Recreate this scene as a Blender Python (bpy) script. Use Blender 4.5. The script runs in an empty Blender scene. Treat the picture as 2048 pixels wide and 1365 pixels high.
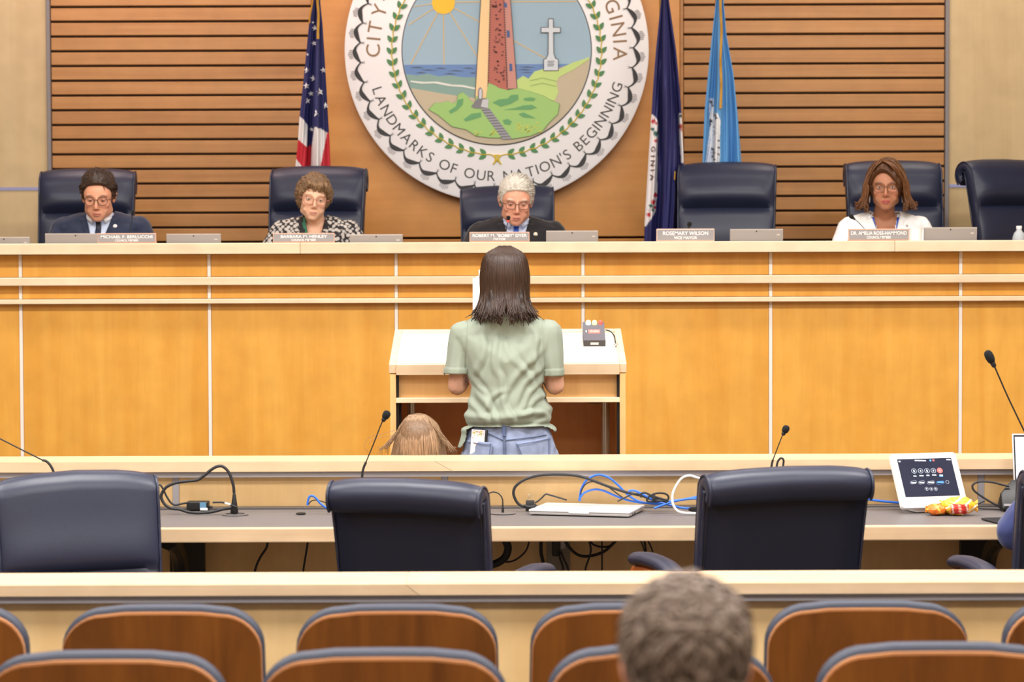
import bpy, bmesh, math, random
import numpy as np
from math import pi, sin, cos, radians
from mathutils import Vector, Matrix, Euler, noise
from mathutils.bvhtree import BVHTree
random.seed(7)
SC = bpy.context.scene
COL = SC.collection

# ------------------------------------------------------------------ camera, world, lights, exposure
CAM_H, FPX, CX, CY = 1.70, 5000.0, 1024.0, 682.5
PITCH = math.atan((CY - 480) / FPX)
RM = Matrix.Rotation(pi/2 - PITCH, 3, 'X') @ Matrix.Rotation(radians(-0.2), 3, 'Z')
cam = bpy.data.objects.new('camera', bpy.data.cameras.new('camera'))
COL.objects.link(cam)
cam.matrix_world = Matrix.Translation((0, 0, CAM_H)) @ RM.to_4x4()
cam.data.sensor_width = 36.0
cam.data.lens = FPX * 36.0 / 2048.0
cam.data.clip_end = 60
cam.data.dof.use_dof = True
cam.data.dof.focus_distance = 9.55
cam.data.dof.aperture_fstop = 4.7
SC.camera = cam

SC.view_settings.view_transform = 'Standard'
SC.view_settings.look = 'None'
SC.view_settings.gamma = 1.0
SC.view_settings.use_curve_mapping = False
SC.view_settings.exposure = 0.0

W = bpy.data.worlds.new('world'); SC.world = W; W.use_nodes = True
W.node_tree.nodes['Background'].inputs[0].default_value = (1.0, 0.95, 0.88, 1)
W.node_tree.nodes['Background'].inputs[1].default_value = 0.3

def area_light(x, y, z, sx, sy, power, col=(1, .97, .92), rot=(0, 0, 0), spread=180):
    l = bpy.data.lights.new('ceiling_light', 'AREA')
    l.shape = 'RECTANGLE'; l.size = sx; l.size_y = sy; l.energy = power; l.color = col
    l.spread = radians(spread)
    o = bpy.data.objects.new('ceiling_light', l); COL.objects.link(o)
    o.location = (x, y, z); o.rotation_euler = rot
    return o
WARM = (1, .975, .95)
for gx in (-3.0, 0.0, 3.0):
    for gy, pw in ((1.5, 120), (4.5, 110)):
        area_light(gx, gy, 4.26, 1.6, 1.2, pw, WARM)
for gx in (-3.2, -1.1, 1.1, 3.2):                      # brighter row over the well and lectern
    area_light(gx, 7.5, 4.26, 1.3, .6, 120, WARM)
for gx in (-3.2, -1.1, 1.1, 3.2):                      # over the council seats
    area_light(gx, 10.6, 4.26, 1.2, .5, 30, WARM)
for gx in (-2.35, -1.3, 1.6, 2.6):                     # wall washers over the slats
    area_light(gx, 12.85, 4.2, .5, .25, 14 if gx > -2 else 22, (1, .90, .82) if gx > 0 else (1, .78, .74), rot=(radians(20), 0, 0))

# ------------------------------------------------------------------ helpers
def P(px, py, d):
    v = RM @ Vector(((px - CX) / FPX, (CY - py) / FPX, -1.0))
    return Vector((0, 0, CAM_H)) + v * (d / v.y)
def XP(px, d, py=480): return P(px, py, d).x
def ZP(py, d, px=1024): return P(px, py, d).z
def lin(c):
    if isinstance(c, (int, float)): c = (c, c, c)
    return tuple(((v/255) / 12.92 if v/255 <= .04045 else ((v/255 + .055) / 1.055) ** 2.4) for v in c[:3]) + (1.0,)

class M:
    def __init__(s): s.v = []; s.f = []
    def add(s, vs, fs):
        o = len(s.v); s.v += [tuple(p) for p in vs]; s.f += [tuple(i + o for i in f) for f in fs]; return s
    def arr(s): return np.array(s.v, float)

def bm_into(m, bm, mtx=None):
    if mtx is not None: bmesh.ops.transform(bm, matrix=mtx, verts=bm.verts)
    bm.verts.index_update()
    m.add([v.co for v in bm.verts], [[v.index for v in f.verts] for f in bm.faces]); bm.free()

def box(m, x0, x1, y0, y1, z0, z1, bev=0, seg=2, mtx=None):
    bm = bmesh.new(); bmesh.ops.create_cube(bm, size=1)
    for v in bm.verts:
        v.co = Vector(((x0+x1)/2 + v.co.x*(x1-x0), (y0+y1)/2 + v.co.y*(y1-y0), (z0+z1)/2 + v.co.z*(z1-z0)))
    if bev: bmesh.ops.bevel(bm, geom=bm.edges[:], offset=bev, segments=seg, affect='EDGES', profile=.6)
    bm_into(m, bm, mtx); return m
def Box(*a, **k): return box(M(), *a, **k)

def smooth_pts(pts, n=8):
    pts = [Vector(p) for p in pts]; out = []
    q = [2*pts[0]-pts[1]] + pts + [2*pts[-1]-pts[-2]]
    for i in range(1, len(q)-2):
        a, b, c, d = q[i-1:i+3]
        for k in range(n):
            t = k/n
            out.append(.5*((2*b) + (c-a)*t + (2*a-5*b+4*c-d)*t*t + (3*b-a-3*c+d)*t**3))
    out.append(pts[-1]); return out

def frames(pts):
    T = []
    for i in range(len(pts)):
        t = pts[min(i+1, len(pts)-1)] - pts[max(i-1, 0)]
        T.append(t.normalized() if t.length > 1e-9 else Vector((0, 0, 1)))
    up = Vector((0, 0, 1)) if abs(T[0].z) < .9 else Vector((0, 1, 0))
    n = (up - T[0]*up.dot(T[0])).normalized(); out = []
    for t in T:
        n = n - t*n.dot(t)
        n = n.normalized() if n.length > 1e-6 else t.orthogonal().normalized()
        out.append((t, n, t.cross(n)))
    return out

def tube(m, pts, r, n=8, cap=True, flat=1.0):
    pts = [Vector(p) for p in pts]; fr = frames(pts); vs = []; fs = []
    for i, (p, (t, a, b)) in enumerate(zip(pts, fr)):
        ri = r[i] if isinstance(r, (list, tuple)) else (r(i/(len(pts)-1)) if callable(r) else r)
        for k in range(n):
            g = 2*pi*k/n
            vs.append(p + a*(cos(g)*ri*flat) + b*(sin(g)*ri))
    for i in range(len(pts)-1):
        for k in range(n):
            fs.append((i*n+k, i*n+(k+1) % n, (i+1)*n+(k+1) % n, (i+1)*n+k))
    if cap: fs.append(tuple(range(n-1, -1, -1))); fs.append(tuple((len(pts)-1)*n+k for k in range(n)))
    m.add(vs, fs); return m

def lathe(m, prof, n=20, mtx=None, cap=True):
    vs = []; fs = []
    for r, z in prof:
        for k in range(n): vs.append(Vector((r*cos(2*pi*k/n), r*sin(2*pi*k/n), z)))
    for i in range(len(prof)-1):
        for k in range(n): fs.append((i*n+k, i*n+(k+1) % n, (i+1)*n+(k+1) % n, (i+1)*n+k))
    if cap: fs.append(tuple(range(n-1, -1, -1))); fs.append(tuple((len(prof)-1)*n+k for k in range(n)))
    if mtx is not None: vs = [mtx @ v for v in vs]
    m.add(vs, fs); return m

def plate(m, poly, y0, y1, mtx=None):
    """flat outline in XZ, thickness from y0 (towards the room) to y1"""
    n = len(poly)
    vs = [Vector((x, y0, z)) for x, z in poly] + [Vector((x, y1, z)) for x, z in poly]
    if mtx is not None: vs = [mtx @ v for v in vs]
    a = sum(poly[i][0]*poly[(i+1) % n][1] - poly[(i+1) % n][0]*poly[i][1] for i in range(n))
    o = list(range(n)) if a > 0 else list(range(n-1, -1, -1))
    fs = [tuple(o), tuple(n+i for i in reversed(o))]
    for i in range(n):
        p, q = o[i], o[(i+1) % n]; fs.append((q, p, n+p, n+q))
    m.add(vs, fs); return m

_ico = {}
def ico(sub):
    if sub not in _ico:
        bm = bmesh.new(); bmesh.ops.create_icosphere(bm, subdivisions=sub, radius=1)
        bm.verts.index_update()
        _ico[sub] = (np.array([v.co[:] for v in bm.verts]), [[v.index for v in f.verts] for f in bm.faces]); bm.free()
    return _ico[sub]
def r3(r): return np.array(r if isinstance(r, (tuple, list)) else (r, r, r), float)
def ell(m, c, r, sub=3, mtx=None):
    d, f = ico(sub); v = d*r3(r)
    if mtx is not None: v = v @ np.array(mtx.to_3x3()).T
    m.add(v + np.array(c), f); return m
def hull(m, balls, mtx=None, sub=2):
    pts = []
    for c, r in balls: pts.append(ico(sub)[0]*r3(r) + np.array(c, float))
    pts = np.vstack(pts)
    if mtx is not None:
        A = np.array(mtx); pts = pts @ A[:3, :3].T + A[:3, 3]
    bm = bmesh.new(); vs = [bm.verts.new(p) for p in pts]
    g = bmesh.ops.convex_hull(bm, input=vs)
    bmesh.ops.delete(bm, geom=list({e for e in g['geom_interior'] + g['geom_unused'] if isinstance(e, bmesh.types.BMVert)}), context='VERTS')
    bm_into(m, bm); return m

def setp(o, label=None, cat=None, group=None, kind=None):
    if label: o['label'] = label
    if cat: o['category'] = cat
    if group: o['group'] = group
    if kind: o['kind'] = kind
    return o
def mk(name, m, mat, parent=None, smooth=None, world=False, cols=None, center=True):
    """link one mesh object; top-level ones get their origin at their base"""
    me = bpy.data.meshes.new(name)
    v = m.arr() if isinstance(m, M) else m[0]
    f = m.f if isinstance(m, M) else m[1]
    off = np.zeros(3)
    if parent is None and center:
        lo, hi = v.min(0), v.max(0); off = np.array([(lo[0]+hi[0])/2, (lo[1]+hi[1])/2, lo[2]])
    elif world: off = np.array(parent.location[:])
    me.from_pydata((v - off).tolist(), [], f); me.update()
    for x in (mat if isinstance(mat, (list, tuple)) else [mat]): me.materials.append(x)
    if smooth is not None:
        me.polygons.foreach_set('use_smooth', [True]*len(me.polygons))
        if smooth < 179: me.set_sharp_from_angle(angle=radians(smooth))
    if cols is not None: set_cols(me, cols)
    o = bpy.data.objects.new(name, me); COL.objects.link(o)
    if parent is not None: o.parent = parent
    elif center: o.location = off
    return o
def set_cols(me, cols):
    at = me.color_attributes.new('Col', 'FLOAT_COLOR', 'POINT')
    c = np.ones((len(me.vertices), 4), np.float32); c[:, :3] = np.array(cols)[:, :3]
    at.data.foreach_set('color', c.ravel())
def thing(name, label, cat, loc, rotz=0, group=None, rot=None):
    o = bpy.data.objects.new(name, None); COL.objects.link(o); o.location = loc
    o.rotation_euler = rot if rot else (0, 0, rotz); o.empty_display_size = .1
    return setp(o, label, cat, group)
def top(name, m, mat, label, cat, group=None, smooth=None, **k):
    return setp(mk(name, m, mat, None, smooth, **k), label, cat, group)
def struct(name, m, mat, parent=None, smooth=None):
    o = mk(name, m, mat, parent, smooth)
    if parent is None: o['kind'] = 'structure'
    return o
def share(name, src, parent, loc=None, rot=None, scale=None):
    o = bpy.data.objects.new(name, src.data); COL.objects.link(o); o.parent = parent
    for mo in src.modifiers:
        if mo.type == 'SOLIDIFY':
            n = o.modifiers.new('s', 'SOLIDIFY'); n.thickness = mo.thickness; n.offset = mo.offset
    if loc is not None: o.location = loc
    if rot is not None: o.rotation_euler = rot
    if scale is not None: o.scale = scale
    return o
def dup(root, loc, rotz=None, label=None, rot=None, scale=None):
    r = root.copy(); COL.objects.link(r); r.location = loc
    if rotz is not None: r.rotation_euler = (0, 0, rotz)
    if rot is not None: r.rotation_euler = rot
    if scale is not None: r.scale = scale
    if label: r['label'] = label
    for ch in list(root.children):
        c = ch.copy(); COL.objects.link(c); c.parent = r
        for g in list(ch.children):
            d = g.copy(); COL.objects.link(d); d.parent = c
    return r
def solid(o, t, off=-1.0):
    mo = o.modifiers.new('solid', 'SOLIDIFY'); mo.thickness = t; mo.offset = off; return o

_txt = {}
def text2d(s, size=1.0, bold=0.0):
    k = (s, bold)
    if k not in _txt:
        cu = bpy.data.curves.new('t', 'FONT'); cu.body = s; cu.size = 1; cu.align_x = 'CENTER'; cu.offset = bold
        cu.resolution_u = 4
        o = bpy.data.objects.new('t', cu); COL.objects.link(o)
        me = bpy.data.meshes.new_from_object(o.evaluated_get(bpy.context.evaluated_depsgraph_get()))
        v = np.array([p.co[:2] for p in me.vertices]).reshape(-1, 2); f = [tuple(p.vertices) for p in me.polygons]
        bpy.data.objects.remove(o); bpy.data.curves.remove(cu); bpy.data.meshes.remove(me)
        _txt[k] = (v, f)
    v, f = _txt[k]; return v*size, f
def text_on(m, s, size, fn, bold=0.0, width=None):
    """letters as flat faces; fn maps (x, y) on the line of text to a 3D point"""
    v, f = text2d(s, size, bold)
    if not len(v): return m
    if width: v = v*np.array([width/(v[:, 0].max()-v[:, 0].min()), 1])
    m.add([fn(x, y) for x, y in v], f); return m

# ------------------------------------------------------------------ materials
def _nt(name):
    m = bpy.data.materials.new(name); m.use_nodes = True
    nt = m.node_tree; return m, nt, nt.nodes, nt.links, nt.nodes['Principled BSDF']
def mat(name, c, rough=.5, metal=0, spec=.5, emit=None, es=0, bump=0, bscale=200, var=0, vscale=30, coat=0, trans=0, ior=1.45, vc=False, sheen=0, aniso=(1, 1, 1)):
    m, nt, N, L, B = _nt(name)
    B.inputs['Base Color'].default_value = lin(c); B.inputs['Roughness'].default_value = rough
    B.inputs['Metallic'].default_value = metal; B.inputs['Specular IOR Level'].default_value = spec
    if coat: B.inputs['Coat Weight'].default_value = coat; B.inputs['Coat Roughness'].default_value = .25
    if trans: B.inputs['Transmission Weight'].default_value = trans; B.inputs['IOR'].default_value = ior
    if sheen: B.inputs['Sheen Weight'].default_value = sheen
    if emit: B.inputs['Emission Color'].default_value = lin(emit); B.inputs['Emission Strength'].default_value = es
    tc = N.new('ShaderNodeTexCoord'); mp = N.new('ShaderNodeMapping'); mp.inputs['Scale'].default_value = aniso
    L.new(tc.outputs['Object'], mp.inputs[0])
    src = None
    if vc:
        a = N.new('ShaderNodeAttribute'); a.attribute_name = 'Col'; src = a.outputs['Color']
        L.new(src, B.inputs['Base Color'])
    if var:
        n = N.new('ShaderNodeTexNoise'); n.inputs['Scale'].default_value = vscale; n.inputs['Detail'].default_value = 5
        L.new(mp.outputs[0], n.inputs['Vector'])
        mr = N.new('ShaderNodeMapRange'); mr.inputs[1].default_value = .3; mr.inputs[2].default_value = .7
        mr.inputs[3].default_value = 1-var; mr.inputs[4].default_value = 1+var
        L.new(n.outputs[0], mr.inputs[0])
        hs = N.new('ShaderNodeHueSaturation'); L.new(mr.outputs[0], hs.inputs['Value'])
        if src: L.new(src, hs.inputs['Color'])
        else: hs.inputs['Color'].default_value = lin(c)
        L.new(hs.outputs[0], B.inputs['Base Color'])
    if bump:
        n = N.new('ShaderNodeTexNoise'); n.inputs['Scale'].default_value = bscale; n.inputs['Detail'].default_value = 4
        L.new(mp.outputs[0], n.inputs['Vector'])
        b = N.new('ShaderNodeBump'); b.inputs['Strength'].default_value = bump; b.inputs['Distance'].default_value = .002
        L.new(n.outputs[0], b.inputs['Height']); L.new(b.outputs[0], B.inputs['Normal'])
    return m
def wood(name, c1, c2, axis='X', rough=.35, along=.5, across=14, objvar=.05, flake=.06, coat=.15, spec=.4):
    """fine grained veneer: streaks stretched along one axis, each board slightly different"""
    m, nt, N, L, B = _nt(name)
    tc = N.new('ShaderNodeTexCoord'); mp = N.new('ShaderNodeMapping'); oi = N.new('ShaderNodeObjectInfo')
    s = [across]*3; s['XYZ'.index(axis)] = along; mp.inputs['Scale'].default_value = s
    ad = N.new('ShaderNodeVectorMath'); ad.operation = 'ADD'; mu = N.new('ShaderNodeMath'); mu.operation = 'MULTIPLY'
    mu.inputs[1].default_value = 37.0; L.new(oi.outputs['Random'], mu.inputs[0])
    L.new(tc.outputs['Object'], ad.inputs[0]); L.new(mu.outputs[0], ad.inputs[1]); L.new(ad.outputs[0], mp.inputs[0])
    n = N.new('ShaderNodeTexNoise'); n.inputs['Scale'].default_value = 1.0; n.inputs['Detail'].default_value = 7
    n.inputs['Roughness'].default_value = .62; n.inputs['Distortion'].default_value = .6
    L.new(mp.outputs[0], n.inputs['Vector'])
    cr = N.new('ShaderNodeValToRGB'); cr.color_ramp.elements[0].position = .3; cr.color_ramp.elements[1].position = .68
    cr.color_ramp.elements[0].color = lin(c2); cr.color_ramp.elements[1].color = lin(c1); L.new(n.outputs[0], cr.inputs[0])
    n2 = N.new('ShaderNodeTexNoise'); n2.inputs['Scale'].default_value = 9; n2.inputs['Detail'].default_value = 3
    L.new(ad.outputs[0], n2.inputs['Vector'])
    a1 = N.new('ShaderNodeMapRange'); a1.inputs[1].default_value = .3; a1.inputs[2].default_value = .7
    a1.inputs[3].default_value = 1-flake; a1.inputs[4].default_value = 1+flake; L.new(n2.outputs[0], a1.inputs[0])
    a2 = N.new('ShaderNodeMapRange'); a2.inputs[3].default_value = 1-objvar; a2.inputs[4].default_value = 1+objvar
    L.new(oi.outputs['Random'], a2.inputs[0])
    mm = N.new('ShaderNodeMath'); mm.operation = 'MULTIPLY'; L.new(a1.outputs[0], mm.inputs[0]); L.new(a2.outputs[0], mm.inputs[1])
    hs = N.new('ShaderNodeHueSaturation'); L.new(cr.outputs[0], hs.inputs['Color']); L.new(mm.outputs[0], hs.inputs['Value'])
    L.new(hs.outputs[0], B.inputs['Base Color'])
    B.inputs['Roughness'].default_value = rough; B.inputs['Specular IOR Level'].default_value = spec
    B.inputs['Coat Weight'].default_value = coat; B.inputs['Coat Roughness'].default_value = .3
    b = N.new('ShaderNodeBump'); b.inputs['Strength'].default_value = .05; b.inputs['Distance'].default_value = .001
    L.new(n.outputs[0], b.inputs['Height']); L.new(b.outputs[0], B.inputs['Normal'])
    return m

MT = {}
MT['dais_wood'] = wood('honey_maple_veneer', (225, 168, 76), (214, 151, 58), 'Z', along=.8, across=10, objvar=.025)
MT['pale_maple'] = wood('pale_maple', (236, 214, 182), (226, 198, 162), 'X', along=.6, across=16, objvar=.02)
MT['rail_maple'] = wood('rail_maple', (222, 194, 160), (208, 176, 138), 'X', along=.6, across=18, objvar=.02)
MT['panel_maple'] = wood('panel_maple', (240, 204, 148), (228, 186, 126), 'Z', along=.5, across=8, objvar=.03)
MT['side_maple'] = wood('side_wall_maple', (200, 176, 134), (186, 158, 114), 'Z', along=.25, across=6, objvar=.03)
MT['slat'] = wood('slat_cherry', (183, 132, 78), (163, 111, 60), 'X', along=.5, across=22, objvar=.05, coat=.1)
MT['center'] = wood('centre_wall_veneer', (208, 146, 78), (196, 132, 64), 'X', along=.4, across=10, objvar=.02)
MT['seat_wood'] = wood('walnut_seat_back', (120, 68, 16), (90, 48, 6), 'Z', along=1.5, across=14, objvar=.04, rough=.6, coat=0, spec=.2)
MT['seat_edge'] = wood('plywood_edge', (190, 134, 88), (172, 114, 70), 'X', along=2, across=40)
MT['arm_wood'] = wood('chair_arm_wood', (176, 92, 36), (150, 72, 24), 'Y', along=2, across=30)
MT['lectern_wood'] = wood('lectern_maple', (228, 184, 124), (214, 166, 104), 'Z', along=.6, across=14)
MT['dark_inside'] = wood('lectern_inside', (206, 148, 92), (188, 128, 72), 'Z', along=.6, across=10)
MT['groove'] = mat('dark_groove', (92, 76, 68), .8)
MT['grey_metal'] = mat('grey_metal_trim', (182, 178, 182), .45, .1)
MT['lav_metal'] = mat('pale_metal_reveal', (150, 150, 185), .4, .2)
MT['white_strip'] = mat('white_reveal_strip', (236, 226, 216), .4)
MT['wallpaint'] = mat('wall_paint', (196, 182, 160), .8)
MT['ceiling'] = mat('ceiling_tile', (225, 222, 215), .9, bump=.2)
MT['carpet'] = mat('carpet', (86, 78, 74), .95, bump=.5, bscale=300, var=.15)
MT['laminate'] = mat('grey_laminate', (104, 98, 97), .5, spec=.35, var=.04, vscale=60)
MT['leather'] = mat('navy_leather', (31, 36, 57), .40, spec=.45, bump=.12, bscale=260, var=.06, vscale=8)
MT['leather_dark'] = mat('navy_back_fabric', (22, 25, 42), .6, spec=.3, bump=.2, bscale=500)
MT['upholstery'] = mat('navy_seat_upholstery', (52, 57, 72), .55, spec=.4, bump=.1, bscale=500)
MT['black'] = mat('black_plastic', (20, 19, 20), .45)
MT['foam'] = mat('black_foam', (14, 14, 17), .95, bump=.6, bscale=900)
MT['rubber'] = mat('cable_rubber', (30, 28, 30), .55)
MT['blue_cable'] = mat('blue_cable', (40, 104, 205), .45)
MT['white_plastic'] = mat('white_plastic', (238, 236, 234), .35)
MT['silver'] = mat('silver_aluminium', (200, 196, 194), .35, .55)
MT['steel'] = mat('brushed_steel', (190, 182, 172), .3, .8)
MT['gold'] = mat('gold_cord', (188, 138, 40), .5, .2, bump=.5, bscale=400)
MT['paper'] = mat('white_paper', (245, 242, 240), .7)
MT['skin'] = mat('skin', (220, 165, 140), .5, spec=.35, vc=True, bump=.05, bscale=400)
MT['vcol'] = mat('printed_cloth', (255, 255, 255), .65, vc=True, bump=.15, bscale=700)
MT['glass'] = mat('spectacle_lens', (255, 255, 255), .02, trans=1.0, ior=1.15)
# ------------------------------------------------------------------ room shell
DW = 13.6                       # face of the slatted back wall
PLAT = .75                      # council platform
struct('floor', Box(-6, 6, -1.2, 14.1, -.1, 0), MT['carpet'])
struct('ceiling', Box(-6, 6, -1.2, 14.1, 4.3, 4.4), MT['ceiling'])
struct('wall_left', Box(-6.1, -6, -1.2, 14.1, 0, 4.3), MT['wallpaint'])
struct('wall_right', Box(6, 6.1, -1.2, 14.1, 0, 4.3), MT['wallpaint'])
struct('wall_front', Box(-6, 6, -1.3, -1.2, 0, 4.3), MT['wallpaint'])
struct('platform_floor', Box(-5.9, 5.9, 11.80, 13.6, .0, PLAT), MT['carpet'])

wall = thing('wall_back', None, None, (0, DW, 0)); wall['kind'] = 'structure'
XL0, XL1 = XP(103, DW, 200), XP(624, DW, 200)
XR0, XR1 = XP(1367, DW, 200), XP(1889, DW, 200)
b = M(); box(b, -6, 6, .035, .25, 0, 4.3); mk('backing', b, MT['groove'], wall)
# slats, one plank each
pitch = (ZP(9.5, DW) - ZP(481, DW)) / 16.0
z_ref = ZP(481, DW, 1500)       # lower edge line of a groove
gap = .0125
for x0, x1, zo in ((XL0, XL1, 0.0), (XR0, XR1, 0.0)):
    src = None
    for k in range(-6, 26):
        z = z_ref + k*pitch
        if src is None:
            w = x1-x0
            src = mk('slat', box(M(), -w/2, w/2, 0, .034, gap/2, pitch-gap/2, .003, 1), MT['slat'], wall); o = src
        else: o = share('slat', src, wall)
        o.location = ((x0+x1)/2, 0, z)
ztop = z_ref + 26*pitch; zbot = z_ref - 6*pitch
for x0, x1 in ((XL0, XL1), (XR0, XR1)):
    mk('upper_panel', Box(x0, x1, 0, .034, ztop+.01, 4.3), MT['center'], wall)
    mk('lower_panel', Box(x0, x1, 0, .034, PLAT, zbot-.005), MT['center'], wall)
# plain centre bay, proud of the slats, with a horizontal joint
zc = ZP(476, DW-.05)
mk('centre_panel', Box(XL1+.004, XR0-.022, -.03, .03, zc+.006, 4.3, .003, 1), MT['center'], wall)
mk('centre_panel', Box(XL1+.004, XR0-.022, -.03, .03, PLAT, zc-.006, .003, 1), MT['center'], wall)
mk('centre_edge_trim', Box(XR0-.020, XR0-.002, -.012, .03, PLAT, 4.3, .002, 1), MT['slat'], wall)
# veneered side bays beyond the slats
for sgn, xe in ((-1, XL0), (1, XR1)):
    mk('metal_trim', Box(*(sorted((xe+sgn*.002, xe+sgn*.022))), -.02, .03, PLAT, 4.3, .002, 1), mat('slat_end_trim', (126, 120, 120), .5), wall)
    zr = ZP(378 if sgn < 0 else 372, DW, 40 if sgn < 0 else 1900)
    mk('metal_reveal', Box(*(sorted((xe+sgn*.024, sgn*5.98))), -.008, .03, zr-.009, zr+.009), MT['lav_metal'], wall)
    step = .62
    x = xe+sgn*.024
    while abs(x) < 5.9:
        xn = x+sgn*step
        if abs(xn) > 5.98: xn = sgn*5.98
        for z0, z1 in ((PLAT, zr-.009), (zr+.009, 4.3)):
            mk('veneer_panel', Box(min(x, xn)+.0006, max(x, xn)-.0006, -.004 if sgn < 0 else -.003, .03, z0, z1), MT['side_maple'], wall)
        x = xn

# ------------------------------------------------------------------ council dais
DD = 11.6
ZL = ZP(484.2, DD)              # ledge top
dais = thing('council_dais', 'long curved-front honey maple council dais with pale ledge and three white-lined tiers', 'dais', (0, DD, 0))
dais['label'] = 'long honey maple council dais with pale ledge below the slatted wall'
def Dz(py): return ZP(py, DD)
mk('ledge', Box(-4.4, XP(600, DD)-.0005, 0, .30, Dz(506.5), ZL, .004, 2), MT['pale_maple'], dais)
mk('ledge', Box(XP(600, DD)+.0005, XP(1790, DD)-.0005, 0, .30, Dz(506.5), ZL, .004, 2), MT['pale_maple'], dais)
mk('ledge', Box(XP(1790, DD)+.0005, 4.4, 0, .30, Dz(506.5), ZL, .004, 2), MT['pale_maple'], dais)
mk('rail', Box(-4.4, 4.4, .035, .13, Dz(569), Dz(552.5), .004, 2), MT['pale_maple'], dais)
mk('rail', Box(-4.4, 4.4, .045, .13, Dz(606), Dz(596.5), .003, 2), MT['pale_maple'], dais)
mk('carcass', Box(-4.4, 4.4, .118, .19, 0, Dz(506.5)), MT['groove'], dais)
mk('worktop', Box(-4.4, 4.4, .30, .56, PLAT+.72, PLAT+.755, .003, 1), MT['laminate'], dais)
mk('back_riser', Box(-4.4, 4.4, .27, .30, PLAT+.755, Dz(507)), MT['dais_wood'], dais)
seams_t = [-731, -349, 33, 413.5, 790.5, 1167, 1545.5, 1928.5, 2310, 2690]
seams = [XP(s, DD, 560) for s in seams_t]
bands = [(Dz(552), Dz(507.5)), (Dz(596), Dz(569.5)), (.0, Dz(606.5))]
for i, sx in enumerate(seams):
    for z0, z1 in bands:
        if abs(sx) < 4.38: mk('reveal_strip', Box(sx-.0075, sx+.0075, .092, .13, z0, z1), MT['white_strip'], dais)
edges = [-4.4] + [s for s in seams if abs(s) < 4.38] + [4.4]
for a, c in zip(edges[:-1], edges[1:]):
    for z0, z1 in bands:
        mk('front_panel', Box(a+.0085, c-.0085, .096, .125, z0, z1, .0015, 1), MT['dais_wood'], dais)

# ------------------------------------------------------------------ low partitions and the staff desk
def partition(name, label, yf, pyf, pyb, strips, joint_px, faceh, stripy, zfloor=0, xw=4.6, cleat=True):
    """cap with a scarf joint, grey metal reveal under it, maple panels between vertical grey strips"""
    zt = ZP(pyf, yf)
    yb = yf + .24
    t = thing(name, label, 'partition', (0, yf, 0))
    zf = ZP(pyf+faceh, yf)
    xa, xb = XP(joint_px[0], yf, pyf), XP(joint_px[1], yf, pyf)
    for poly in ([(-xw, zf), (xb-.001, zf), (xa-.001, zt), (-xw, zt)], [(xb+.001, zf), (xw, zf), (xw, zt), (xa+.001, zt)]):
        mk('cap', plate(M(), poly, 0, .24), MT['rail_maple'], t)
    pf = .055                                            # panels sit behind the cap's edge
    zs = ZP(pyf+faceh+stripy, yf+pf)
    mk('core', Box(-xw, xw, pf+.016, .19, zfloor, zf), MT['groove'], t)
    mk('metal_reveal', Box(-xw, xw, pf-.035, pf+.03, zs, zf-.003), MT['grey_metal'], t)
    xs = [XP(s, yf+pf, 950) for s in strips]; xs = [x for x in xs if abs(x) < xw]
    for x in xs: mk('metal_strip', Box(x-.011, x+.011, pf-.002, pf+.03, zfloor, zs), MT['grey_metal'], t)
    ed = [-xw] + xs + [xw]
    for a, c in zip(ed[:-1], ed[1:]):
        if c-a > .05: mk('panel', Box(a+.0115, c-.0115, pf, pf+.02, zfloor, zs-.001, .001, 1), MT['panel_maple'], t)
    mk('back_skin', Box(-xw, xw, .19, .21, zfloor, zf), MT['panel_maple'], t)
    return t, zt
Y2 = 8.68
part2, Z2 = partition('partition_wall', 'maple partition behind the grey desk with grey metal reveals and pale cap', Y2, 922, 910,
                      [-719, -183, 351.5, 889, 1426, 1962, 2498, 3034], (868, 905), 20.5, 9)
Y1 = 6.40
part1, Z1 = partition('partition_wall', 'maple rail partition between the auditorium seats and the navy desk chairs', Y1, 1168.5, 1143,
                      [-1308, -459, 390, 1238, 2087, 2936], (810, 838), 22, 10)

YT0 = 8.10; ZT = ZP(1055.5, YT0)
desk = thing('staff_desk', 'long grey laminate desk with maple front edge along the partition', 'desk', (0, YT0, 0))
YTB = Y2+.055-.001
mk('desktop', Box(-4.5, 4.5, .012, YTB-YT0, ZT-.03, ZT-.002), MT['laminate'], desk)
mk('wood_edge', Box(-4.5, 4.5, 0, .035, ZT-.047, ZT, .004, 2), MT['rail_maple'], desk)
mk('rear_channel', Box(-4.5, 4.5, YTB-YT0-.05, YTB-YT0-.002, ZT-.01, ZT+.0045, .002, 1), mat('channel_shadow_tone', (70, 62, 58), .6), desk)  # shadow along the rear channel, put into the strip's dark colour
def bracket(px):
    m = M(); x = XP(px, 8.4, 1100)
    box(m, x-.028, x+.028, .10, YTB-YT0-.02, ZT-.075, ZT-.031, .004, 1)
    pts = smooth_pts([(x, .10, ZT-.055), (x, .22, ZT-.075), (x, .36, ZT-.13), (x, .44, ZT-.25), (x, .48, ZT-.45), (x, .50, 0.02)], 5)
    tube(m, pts, .028, 8)
    box(m, x-.06, x+.06, YTB-YT0-.05, YTB-YT0-.015, ZT-.5, ZT-.031)
    mk('bracket', m, MT['black'], desk, 40)
for px in (352, 1988, -1284, 1180): bracket(px) if px != 1180 else None
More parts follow.
